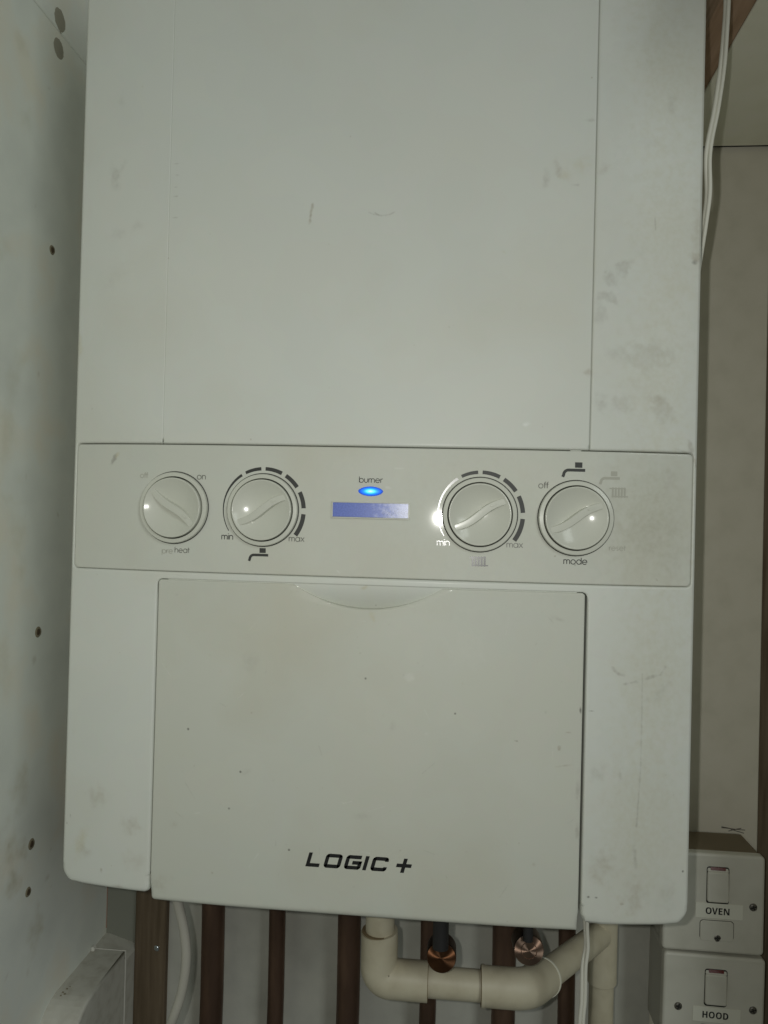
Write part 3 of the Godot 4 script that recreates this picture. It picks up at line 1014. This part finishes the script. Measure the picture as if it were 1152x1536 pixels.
# ------------------------------------------------------------------ cables
func make_cables() -> void:
	var g := put("grey_cable", tube(smooth([Vector3(-0.142, -0.004, -0.06), Vector3(-0.1368, -0.0318, -0.06), Vector3(-0.1314, -0.0525, -0.06), Vector3(-0.1293, -0.0734, -0.06), Vector3(-0.1321, -0.0969, -0.06), Vector3(-0.1396, -0.1209, -0.06), Vector3(-0.155, -0.16, -0.08), Vector3(-0.17, -0.24, -0.12), Vector3(-0.165, -0.40, -0.18), Vector3(-0.16, -0.60, -0.20)]), 0.0034, 20).mesh(), M.grey_sheath)
	tag(g, "thick grey cable curving down past the timber batten", "cable")
	var twin := func(called: String, pts: Array, r: float, label: String) -> void:
		var t := thing(called, pts[0], label, "cable", "white twin cables")
		for s in [-1.0, 1.0]:
			var p := []
			var sm := smooth(pts)
			for k in sm.size():
				var a := 0.5 + 0.6 * sin(k * 0.13)
				p.append(sm[k] - pts[0] + Vector3(cos(a), 0, sin(a)) * r * 0.92 * s)
			put("core", tube(p, r, 14).mesh(), M.white_sheath, t)
	twin.call("twin_cable", [Vector3(0.2155, 0.64, -0.03), Vector3(0.2152, 0.5780, -0.03), Vector3(0.2146, 0.5568, -0.03), Vector3(0.2130, 0.5314, -0.03), Vector3(0.2097, 0.5040, -0.03), Vector3(0.2064, 0.4850, -0.03), Vector3(0.2053, 0.4723, -0.03), Vector3(0.2061, 0.4511, -0.03), Vector3(0.2050, 0.4342, -0.032), Vector3(0.2040, 0.4131, -0.040), Vector3(0.2045, 0.36, -0.07), Vector3(0.2050, 0.28, -0.1)], 0.00128, "thin white twin cable hanging down the right side of the boiler at the top")
	twin.call("twin_cable", [Vector3(0.1455, -0.004, -0.06), Vector3(0.1458, -0.0275, -0.06), Vector3(0.1466, -0.0431, -0.06), Vector3(0.1451, -0.0565, -0.06), Vector3(0.1451, -0.0788, -0.06), Vector3(0.1442, -0.0966, -0.06), Vector3(0.146, -0.13, -0.06), Vector3(0.148, -0.25, -0.06), Vector3(0.152, -0.42, -0.10), Vector3(0.150, -0.60, -0.13)], 0.00125, "thin white twin cable below the boiler, in front of the sloping white pipe")


# ------------------------------------------------------------------ switches
func make_switches() -> void:
	for k in 2:
		var top: float = [-0.0458, -0.1345][k]
		var c := Vector3([0.2851, 0.2866][k], top - 0.043, BACK)
		var s := thing(["oven_switch", "hood_switch"][k], c, ["white fused switch labelled OVEN, the upper one beside the boiler", "white fused switch labelled HOOD, the lower one at the bottom right corner"][k], "switch", "switches beside the boiler")
		s.rotation.z = [0.0, -0.012][k]
		put("back_box", slab(rounded(rect2(-0.042, -0.042, 0.042, 0.042), 0.004), 0.0005, 0.0455, 0.001).mesh(), M.box_plastic, s)
		put("plate", slab(rounded(rect2(-0.043, -0.043, 0.043, 0.043), 0.0035, 0.02), 0.0455, 0.0535, 0.0022).mesh(), M.switch_plastic, s)
		if k == 0: put("brown_layer", bevel_box(Vector3(0.080, 0.0008, 0.040), 0.0003).mesh(), M.box_top_brown, s, Vector3(0, 0.0423, 0.0235))  # thin brown slab that makes the box top darker
		var zf := 0.0535
		# rocker in its dark gap
		var rx := [0.0032, 0.0015][k] as float
		var ry := [0.0160, 0.0155][k] as float
		put("rocker_gap", slab(rounded(rect2(-0.0096, -0.0162, 0.0096, 0.0162), 0.0024, 0.02), zf - 0.002, zf + 0.00012).mesh(), M.gap_dark, s, Vector3(rx, ry, 0))
		var rk := put("rocker", slab(rounded(rect2(-0.0091, -0.0158, 0.0091, 0.0102), [0.002, 0.002, 0.0015, 0.0015], 0.02), zf - 0.003, zf + 0.0022, 0.0012).mesh(), M.switch_plastic, s, Vector3(rx, ry, 0), Vector3(-0.03, 0, 0))
		put("rocker_end", bevel_box(Vector3(0.0180, 0.0062, 0.003), 0.0006).mesh(), M.switch_plastic, rk, Vector3(0, 0.0126, zf - 0.0008), Vector3(-0.42, 0, 0))
		put("red_marker", slab(rounded(rect2(-0.0064, -0.0018, 0.0064, 0.0025), 0.0004, 0.02), 0, 0.0005).mesh(), M.neon_red, rk, Vector3(0, 0.0132, zf + 0.00045), Vector3(-0.42, 0, 0))
		# sticker and its word
		var sx := [0.0046, 0.0029][k] as float
		var sy := [-0.0062, -0.0080][k] as float
		var lb := put("sticker", slab(PackedVector2Array(rect2(-0.0200, -0.0064, 0.0200, 0.0064)), 0, 0.0004).mesh(), M.sticker, s, Vector3(sx, sy, zf), Vector3(0, 0, [-0.005, -0.01][k]))
		var tm := TextMesh.new()
		var fo := SystemFont.new()
		fo.font_names = PackedStringArray(["Droid Sans"])
		fo.font_weight = 700
		tm.font = fo
		tm.text = ["OVEN", "HOOD"][k]
		tm.font_size = 64
		tm.depth = 0.00015
		tm.pixel_size = 0.0056 / (0.714 * 64)
		put("lettering", tm, M.ink_black, lb, Vector3(-0.0012, -0.0003, 0.0005))
		# fuse drawer
		var fy := [-0.0230, -0.0252][k] as float
		put("drawer_gap", slab(rounded(rect2(-0.0145, -0.0085, 0.0145, 0.0085), 0.003, 0.02), zf - 0.002, zf + 0.00012).mesh(), M.gap_dark, s, Vector3(0.0030, fy, 0))
		put("fuse_drawer", slab(rounded(rect2(-0.0141, -0.0095, 0.0141, 0.0081), 0.0028, 0.02), zf - 0.003, zf + 0.0007, 0.0005).mesh(), M.switch_plastic, s, Vector3(0.0030, fy, 0))
		var screw := lathe([[Vector2(0, 0.0010), Vector2(0.0022, 0.0010)], [Vector2(0.0022, 0.0010), Vector2(0.0033, 0.0004), Vector2(0.0036, -0.001)]], 20)
		for e in [[0.0334, -0.0010, 0.4], [-0.0297, -0.0032, 1.3], [0.0036, -0.0296, 0.2]]:
			var sc := put("screw", screw.mesh(), M.screw_steel, s, Vector3(e[0], e[1], zf), Vector3(0, 0, e[2]))
			put("slot", bevel_box(Vector3(0.0056, 0.0009, 0.0006), 0.0001).mesh(), M.gap_dark, sc, Vector3(0, 0, 0.0010))
			put("slot", bevel_box(Vector3(0.0009, 0.0040, 0.0006), 0.0001).mesh(), M.gap_dark, sc, Vector3(0, 0, 0.0011))


# ------------------------------------------------------------------ the housing in the corner
func make_corner_housing() -> void:
	var h := thing("corner_housing", Vector3(LEFT, -0.185, BACK), "grey white plastic housing with a rounded top in the bottom left corner", "housing")
	# profile in (depth from the wall, height), turned so that it is pushed across the corner
	var prof := [Vector2(0.030, 0.0), Vector2(0.030, -0.4), Vector2(0.1425, -0.4)]
	prof.append(Vector2(0.1425, -0.06))
	for q in 15:
		var a := PI / 2 * q / 14
		prof.append(Vector2(0.0965 + 0.046 * cos(a), -0.055 + 0.055 * sin(a)))
	var basis_turn := Vector3(0, -PI / 2, 0)
	var body := slab(PackedVector2Array(prof), 0.0, 0.0333, 0.002)
	for q in body.v.size():
		var p := body.v[q]
		body.v[q] = Vector3(p.z, p.y, p.x)
		var m := body.n[q]
		body.n[q] = Vector3(m.z, m.y, m.x)
	for q in range(0, body.i.size(), 3):
		var e := body.i[q + 1]
		body.i[q + 1] = body.i[q + 2]
		body.i[q + 2] = e
	put("cover", body.mesh(), M.housing_plastic, h)
	put("back_plate", slab(PackedVector2Array([Vector2(0, -0.4), Vector2(0.0335, -0.4), Vector2(0.0335, -0.0105), Vector2(0.031, -0.008), Vector2(0.004, 0.0), Vector2(0, 0.0)]), 0.0, 0.0285, 0.001).mesh(), M.housing_plastic, h)
	var ed := bevel_box(Vector3(0.0007, 0.4, 0.0007), 0.0002, null, Vector3(0.0334, -0.2005, 0.0293))
	bevel_box(Vector3(0.034, 0.0007, 0.0007), 0.0002, ed, Vector3(0.0168, 0.0002, 0.0293))
	put("edge_bead", ed.mesh(), M.pale_edge, h)
	var fl := MB.new()
	bevel_box(Vector3(0.0035, 0.0040, 0.0055), 0.0008, fl, Vector3(0.0022, 0.0020, 0.0325))
	put("plaster_crumb", fl.mesh(), M.pale_edge, h, Vector3.ZERO)
	var st := MB.new()
	for q in 5:
		var p := Vector3(rng.randf_range(0.004, 0.010), 0.0003, rng.randf_range(0.088, 0.104))
		bevel_box(Vector3(rng.randf_range(0.001, 0.002), 0.0006, rng.randf_range(0.0008, 0.002)), 0.0002, st, p)
	put("dust_crumbs", st.mesh(), M.filler_brown, h).set_meta("kind", "stuff")


# ------------------------------------------------------------------ the boiler
func make_boiler() -> void:
	var b := thing("combi_boiler", Vector3.ZERO, "white wall hung gas boiler with four control knobs and a lower flap door", "boiler")
	var XL := -0.1343
	var XR := 0.1315
	var PT := 0.2848     # panel pocket
	var PB := 0.2039
	# carcass
	put("carcass", bevel_box(Vector3(0.389, 0.70, 0.258), 0.002).mesh(), M.painted_steel, b, Vector3(0, 0.356, -0.153))
	put("chassis", bevel_box(Vector3(0.389, 0.004, 0.255), 0.001).mesh(), M.gap_dark, b, Vector3(0, 0.003, -0.153))
	# front frame: both wings joined by the lip under the control panel
	var o := rounded([Vector2(XR, 0.70), Vector2(HW, 0.70), Vector2(HW, 0.0), Vector2(XR + 0.0008, 0.0), Vector2(XR + 0.0008, 0.1992), Vector2(XL - 0.0008, 0.1992), Vector2(XL - 0.0008, 0.0), Vector2(-HW, 0.0), Vector2(-HW, 0.70),
		Vector2(XL, 0.70), Vector2(XL, PT), Vector2(-0.1945, PT), Vector2(-0.1945, PB), Vector2(0.1945, PB), Vector2(0.1945, PT), Vector2(XR, PT)],
		[0, 0, 0.010, 0.007, 0.0035, 0.0035, 0.004, 0.0095, 0, 0, 0.0008, 0.0028, 0.0028, 0.0028, 0.0028, 0.0008])
	var xs := cluster(-HW, HW, [-HW, -0.1945, XL, XR, 0.1945, HW], 0.0095)
	var ys := cluster(0.0, 0.70, [0.0, 0.0095, 0.1992, PB, PT], 0.012)
	var fr_roll := func(p: Vector2) -> float:
		if p.y < 0.012: return 0.0032
		if absf(p.x) > 0.196: return 0.0026
		if p.x < -0.1 and p.x > -0.14 and p.y > 0.286: return 0.0003
		if p.y < 0.2015 and p.y > 0.19: return 0.0006
		return 0.0016
	put("front_frame", plate(o, xs, ys, fr_roll, 0.0, 0.016), M.painted_steel, b)
	# upper front panel
	o = rounded([Vector2(XL + 0.00006, PT), Vector2(XR - 0.00012, PT), Vector2(XR - 0.00012, 0.70), Vector2(XL + 0.00006, 0.70)], 0.0006)
	put("front_panel", plate(o, cluster(XL, XR, [XL + 0.00006, XR - 0.00012], 0.012), cluster(PT, 0.70, [PT], 0.03), func(p: Vector2) -> float: return 0.0016 if p.y < PT + 0.003 else (0.00025 if p.x < 0 else 0.0005), 0.0, 0.014), M.painted_steel, b)
	# shallow scoop behind the door's finger notch
	var rows := []
	for r in 9:
		var u := r / 8.0
		var row := []
		for c in 13:
			var x := -0.128 + 0.254 * c / 12
			row.append(Vector3(x, 0.2004 - 0.022 * u, bow(x) - 0.0006 - 0.0120 * u * u - 0.0012 * u))
		rows.append(row)
	var scoop := MB.new()
	scoop.grid(rows, false, false)
	for q in scoop.t.size(): scoop.t[q] = case_uv(Vector2(scoop.v[q].x, scoop.v[q].y))
	put("finger_recess", scoop.mesh(), M.painted_steel, b)
	# flap door
	var dl := XL + 0.0
	var dr := XR - 0.0007
	var top := 0.1988
	var corner := [Vector2(dl, -0.0042), Vector2(dr, -0.0042), Vector2(dr, top), Vector2(0.0453, top)]
	var rad := [0.0028, 0.0006, 0.0022, 0.0012]
	for q in range(1, 16):
		var u := lerpf(1.0, -1.0, q / 16.0)
		var half := 0.0462
		var sag := 0.0142
		var rr := (half * half + sag * sag) / (2 * sag)
		corner.append(Vector2(-0.0009 + u * half, top - sag + rr - sqrt(rr * rr - u * u * half * half)))
		rad.append(0.0)
	corner.append(Vector2(-0.0471, top))
	rad.append(0.0012)
	corner.append(Vector2(dl, top))
	rad.append(0.0022)
	o = rounded(corner, rad, 0.002)
	var dx := cluster(dl, dr, [dl, dr], 0.0035)
	var dy := cluster(-0.0042, top, [-0.0042, top, 0.1842], 0.008)
	for q in 10: dy.append(0.1842 + 0.0142 * (q + 0.5) / 10)
	dy.sort()
	var door := put("door", plate(o, dx, dy, func(p: Vector2) -> float: return 0.0040 if p.y < 0.003 else 0.0007, 0.0002, 0.010), M.door_plastic, b)
	logo(door)
	# control panel
	o = rounded([Vector2(-0.1944, 0.2041), Vector2(0.1944, 0.2041), Vector2(0.1944, 0.2842), Vector2(-0.1944, 0.2842)], 0.0027)
	var cp := put("control_panel", plate(o, cluster(-0.1944, 0.1944, [-0.1944, 0.1944], 0.008), cluster(0.2041, 0.2842, [0.2041, 0.2842], 0.01), func(_p: Vector2) -> float: return 0.0005, 0.0, 0.008), M.cream_plastic, b)
	printing(cp)
	# knobs
	var deg := [-41.0, 28.0, 28.0, 26.0]
	var spots := [Vector2(-0.1252, 0.2443), Vector2(-0.0676, 0.2441), Vector2(0.0667, 0.2445), Vector2(0.1241, 0.2438)]
	var knob: Node3D = null
	for k in 4:
		var x: float = spots[k].x
		var slope := -(0.00114 * x / HW + 0.043 * pow(x / HW, 3.0)) / HW
		if knob == null:
			knob = Node3D.new()
			knob.name = "knob"
			b.add_child(knob)
			knob_parts(knob)
		var q: Node3D = knob if k == 0 else knob.duplicate()
		if k > 0:
			q.name = "knob_%03d" % k
			b.add_child(q, true)
		q.position = Vector3(x, spots[k].y, bow(x))
		q.rotation = Vector3(0, -atan(slope), 0)
		q.set_meta("label", ["preheat knob turned to the upper left, leftmost of the four", "hot tap temperature knob between preheat and the display", "radiator temperature knob right of the display", "mode knob, rightmost of the four"][k])
		q.get_node("dial").rotation.z = deg_to_rad(deg[k])
	# display and indicator
	var fb := bevel_box(Vector3(0.0484, 0.0008, 0.0022), 0.0002, null, Vector3(-0.0001, 0.2503, 0))
	bevel_box(Vector3(0.0484, 0.0008, 0.0022), 0.0002, fb, Vector3(-0.0001, 0.2407, 0))
	bevel_box(Vector3(0.0009, 0.0088, 0.0022), 0.0002, fb, Vector3(-0.02385, 0.2455, 0))
	bevel_box(Vector3(0.0009, 0.0088, 0.0022), 0.0002, fb, Vector3(0.02365, 0.2455, 0))
	put("display_frame", fb.mesh(), M.knob_plastic, b)
	put("display_rebate", bevel_box(Vector3(0.0472, 0.0094, 0.0004), 0.0001, null, Vector3(-0.0001, 0.2455, 0.0001)).mesh(), M.gap_dark, b)
	var dsp := MB.new()
	dsp.quad(Vector3(-0.0236, 0.2412, 0.00045), Vector3(-0.0236, 0.2499, 0.00045), Vector3(0.0233, 0.2499, 0.00045), Vector3(0.0233, 0.2412, 0.00045))
	dsp.t = PackedVector2Array([Vector2(0, 1), Vector2(0, 0), Vector2(1, 0), Vector2(1, 1)])
	put("display_screen", dsp.mesh(), M.display_glass, b)
	var led := lathe([[Vector2(0, 1.0), Vector2(0.35, 0.94), Vector2(0.65, 0.76), Vector2(0.88, 0.47), Vector2(1.0, 0.0)]], 40)
	for q in led.v.size():
		led.t[q] = Vector2(0.5 + led.v[q].x * 0.5, 0.5 - led.v[q].y * 0.5)
		# a pointed oval
		var e := absf(led.v[q].x)
		led.v[q] = Vector3(led.v[q].x * 0.0077, led.v[q].y * 0.0030 * (1.0 - 0.10 * e * e), led.v[q].z * 0.0011 + 0.0001)
	for q in led.n.size(): led.n[q] = (led.n[q] * Vector3(1 / 7.7, 1 / 3.0, 1 / 1.1)).normalized()
	put("indicator_light", led.mesh(), M.indicator_glow, b, Vector3(-0.0003, 0.2572, 0))
	var gl := OmniLight3D.new()
	gl.name = "indicator_glow"
	gl.position = Vector3(-0.0003, 0.2572, 0.012)
	gl.light_color = Color(0.1, 0.5, 1.0)
	gl.light_energy = 0.000004
	gl.omni_range = 2.0
	gl.omni_attenuation = 2.0
	gl.light_size = 0.005
	gl.shadow_enabled = true
	b.add_child(gl)


func knob_parts(k: Node3D) -> void:
	put("bezel", lathe([
		[Vector2(0.0196, -0.001), Vector2(0.0196, 0.0027), Vector2(0.0198, 0.0029)],
		[Vector2(0.0198, 0.0029), Vector2(0.0219, 0.0026)],
		[Vector2(0.0219, 0.0026), Vector2(0.0222, 0.0024), Vector2(0.02235, 0.0020), Vector2(0.0225, 0.0)]], 96).mesh(), M.knob_plastic, k)
	put("bezel_gap", lathe([[Vector2(0.0224, 0.00022), Vector2(0.0230, 0.00022)], [Vector2(0.0180, 0.0004), Vector2(0.0197, 0.0004)]], 96).mesh(), M.gap_dark, k)
	# dished dial
	var R := 0.039
	var rim := 0.0189
	var prof := [Vector2(0, 0)]
	for q in 16:
		var r := 0.0180 * (q + 1) / 16.0
		prof.append(Vector2(r, R - sqrt(R * R - r * r)))
	var e: float = prof[-1].y
	prof.append(Vector2(0.0184, e + 0.00012))
	prof.append(Vector2(0.0187, e - 0.0001))
	prof.append(Vector2(rim, e - 0.0005))
	prof.append(Vector2(rim, -0.001))
	var dial := put("dial", lathe([prof], 96).mesh(), M.knob_plastic, k, Vector3(0, 0, 0.0003))
	# the S-shaped grip across it
	var rows := []
	var n := 40
	for q in n + 1:
		var u := lerpf(-1, 1, float(q) / n)
		var x := u * 0.0172
		var y := 0.0013 * sin(u * PI * 0.93) * (1.0 if absf(u) < 0.9 else 1.0)
		var dy := 0.0013 * 0.93 * PI / 0.0172 * cos(u * PI * 0.93)
		var side := Vector2(-dy, 1).normalized()
		var w := 0.0023 * (0.75 + 0.25 * sqrt(maxf(0.0, 1 - u * u)))
		var dish := R - sqrt(R * R - x * x - y * y)
		var h := maxf(dish + 0.0001, 0.0037) + 0.0001
		if absf(u) > 0.985: h = dish - 0.0002
		var row := []
		for s in [[-1.2, -1.0], [-1.05, 0.6], [-1.0, 0.88], [-0.93, 0.98], [-0.85, 1.0], [0.0, 1.0], [0.85, 1.0], [0.93, 0.98], [1.0, 0.88], [1.05, 0.6], [1.2, -1.0]]:
			var p: Vector2 = Vector2(x, y) + side * w * s[0]
			var zb := -0.0003
			row.append(Vector3(p.x, p.y, lerpf(zb, h, maxf(0.0, s[1]))))
		rows.append(row)
	var g := MB.new()
	g.grid(rows, false, false)
	put("grip", g.mesh(), M.knob_plastic, dial)
	put("pointer", slab(rounded(rect2(-0.0017, -0.0007, 0.0017, 0.0007), 0.0004, 0.02), 0.003, 0.0043, 0.0001).mesh(), M.knob_plastic, dial, Vector3(0.0098, 0.0016, 0), Vector3(0, 0, -0.05))


func scale_arcs(cx: float, cy: float) -> Array:
	var out := []
	var seg := [[212, 122.7, 0.0005, 0.0017], [116.6, 93.6, 0.0019, 0.0021], [87.6, 63.4, 0.0022, 0.0024], [57, 34.4, 0.0025, 0.0026], [26.8, 3.7, 0.0026, 0.0027], [-4.4, -35.8, 0.0027, 0.0028]]
	for s in seg:
		var mb := MB.new()
		var pts := []
		var w := []
		for q in 17:
			var u := q / 16.0
			var ww: float = lerpf(s[2], s[3], u * u if s[0] == 212 else u)
			pts.append(Vector2(cx, cy) + Vector2.from_angle(deg_to_rad(lerpf(s[0], s[1], u))) * (0.0252 + ww * 0.25))
			w.append(ww)
		stroke(mb, pts, w)
		out.append(mb)
	return out


func printing(cp: Node3D) -> void:
	var w := func(mb: MB, m: String, called := "lettering") -> void: put(called, mb.mesh(), M[m], cp)
	w.call(word("off", -0.1462, 0.2640, 0.0023), "ink_faint")
	w.call(word("on", -0.1078, 0.2638, 0.0026), "ink_worn")
	w.call(word("pre", -0.1290, 0.2165, 0.0024), "ink_faint")
	w.call(word("heat", -0.1192, 0.2172, 0.0024), "ink_worn")
	w.call(word("min", -0.0899, 0.2265, 0.0027), "ink_dark")
	w.call(word("max", -0.0457, 0.2264, 0.0026), "ink_worn")
	w.call(tap_symbol(-0.0695, 0.2154, 0.62), "ink_dark", "tap_symbol")
	w.call(word("burner", -0.0004, 0.2638, 0.0025), "ink_dark")
	w.call(word("min", 0.0450, 0.2265, 0.0028), "ink_gloss")
	w.call(word("max", 0.0881, 0.2264, 0.0026), "ink_worn")
	w.call(radiator_symbol(0.0667, 0.2161, 1.0), "ink_gloss", "radiator_symbol")
	w.call(word("off", 0.1044, 0.2627, 0.0026), "ink_worn")
	w.call(tap_symbol(0.1225, 0.2720, 0.68), "ink_dark", "tap_symbol")
	w.call(tap_symbol(0.1441, 0.2677, 0.60), "ink_faint", "tap_symbol")
	w.call(radiator_symbol(0.1495, 0.2598, 1.0), "ink_faint", "radiator_symbol")
	w.call(word("mode", 0.1245, 0.2174, 0.0027), "ink_dark")
	w.call(word("reset", 0.1494, 0.2260, 0.0022), "ink_faint")
	for mb in scale_arcs(-0.0676, 0.2441): w.call(mb, "ink_dark", "scale_mark")
	var k := 0
	for mb in scale_arcs(0.0667, 0.2445):
		w.call(mb, "ink_gloss" if k == 0 else "ink_dark", "scale_mark")
		k += 1


# the five letters and the cross on the door, drawn as slanted block strokes
func logo(door: Node3D) -> void:
	var u := 0.0000714
	var x0 := -0.0349
	var y0 := 0.0254
	var P := func(pts: Array) -> Array:    # (along, up) in the drawing's units, sheared
		var out := []
		for p in pts: out.append(Vector2(x0 + (p.x + 0.27 * p.y) * u, y0 + p.y * u))
		return out
	var H := 122.0
	var s := 31.0
	var h := s / 2
	var box := func(x: float, w: float, c: float) -> PackedVector2Array:
		return rounded([Vector2(x + h, h), Vector2(x + w - h, h), Vector2(x + w - h, H - h), Vector2(x + h, H - h)], c, 9.0)
	var letters := []
	letters.append([[Vector2(h, H), Vector2(h, h), Vector2(h, h), Vector2(117, h)]])
	var ob := Array(box.call(153, 145, 15.0))
	ob.append(ob[0])
	letters.append([ob])
	var G := Array(rounded([Vector2(330 + 130, H - h), Vector2(330 + h, H - h), Vector2(330 + h, h), Vector2(330 + 143 - h, h), Vector2(330 + 143 - h, 58), Vector2(330 + 62, 58)], [0, 15, 15, 12, 0, 0], 9.0))
	while G[-1].distance_to(G[0]) < 60 and G.size() > 4 and G[-1].y > 59: G.pop_back()
	letters.append([cut(G, Vector2(392, 58))])
	letters.append([[Vector2(493 + h, 0), Vector2(493 + h, H)]])
	var C := Array(rounded([Vector2(558 + 138 - h, 84), Vector2(558 + 138 - h, H - h), Vector2(558 + h, H - h), Vector2(558 + h, h), Vector2(558 + 138 - h, h), Vector2(558 + 138 - h, 38)], [0, 13, 15, 15, 13, 0], 9.0))
	letters.append([cut(C, Vector2(558 + 138 - h, 38))])
	letters.append([[Vector2(771, 61), Vector2(899, 61)], [Vector2(835, 0), Vector2(835, 122)]])
	for l in letters:
		var mb := MB.new()
		var lift := 0.00035
		for st in l:
			flat_stroke(mb, st, s, P, lift)
			lift += 0.00004
		put("logo_letter", mb.mesh(), M.ink_black, door)


func cut(pts: Array, last: Vector2) -> Array:    # an open path out of a closed outline
	var out := []
	for p in pts:
		out.append(p)
		if p.distance_to(last) < 0.5: break
	return out


func flat_stroke(mb: MB, pts: Array, w: float, P: Callable, lift: float) -> void:
	var flat := MB.new()
	var clean := []
	for p in pts:
		if clean.is_empty() or clean[-1].distance_to(p) > 0.4: clean.append(p)
	# laid out unsheared, then slanted
	var L := []
	var R := []
	var closed: bool = clean[0].distance_to(clean[-1]) < 0.5
	for k in clean.size():
		var a: Vector2 = clean[k] - clean[maxi(k - 1, 0)]
		var b: Vector2 = clean[mini(k + 1, clean.size() - 1)] - clean[k]
		if k == 0: a = (clean[-1] - clean[-2]) if closed else b
		if k == clean.size() - 1: b = (clean[1] - clean[0]) if closed else a
		a = a.normalized(); b = b.normalized()
		var m := Vector2(-a.y, a.x) + Vector2(-b.y, b.x)
		m = m / maxf(0.5, 0.5 * m.length_squared())
		L.append(clean[k] + m * w / 2); R.append(clean[k] - m * w / 2)
	for k in clean.size() - 1:
		var q := []
		for p in P.call([R[k], L[k], L[k + 1], R[k + 1]]): q.append(Vector3(p.x, p.y, bow(p.x) + lift))
		mb.quad(q[0], q[1], q[2], q[3])
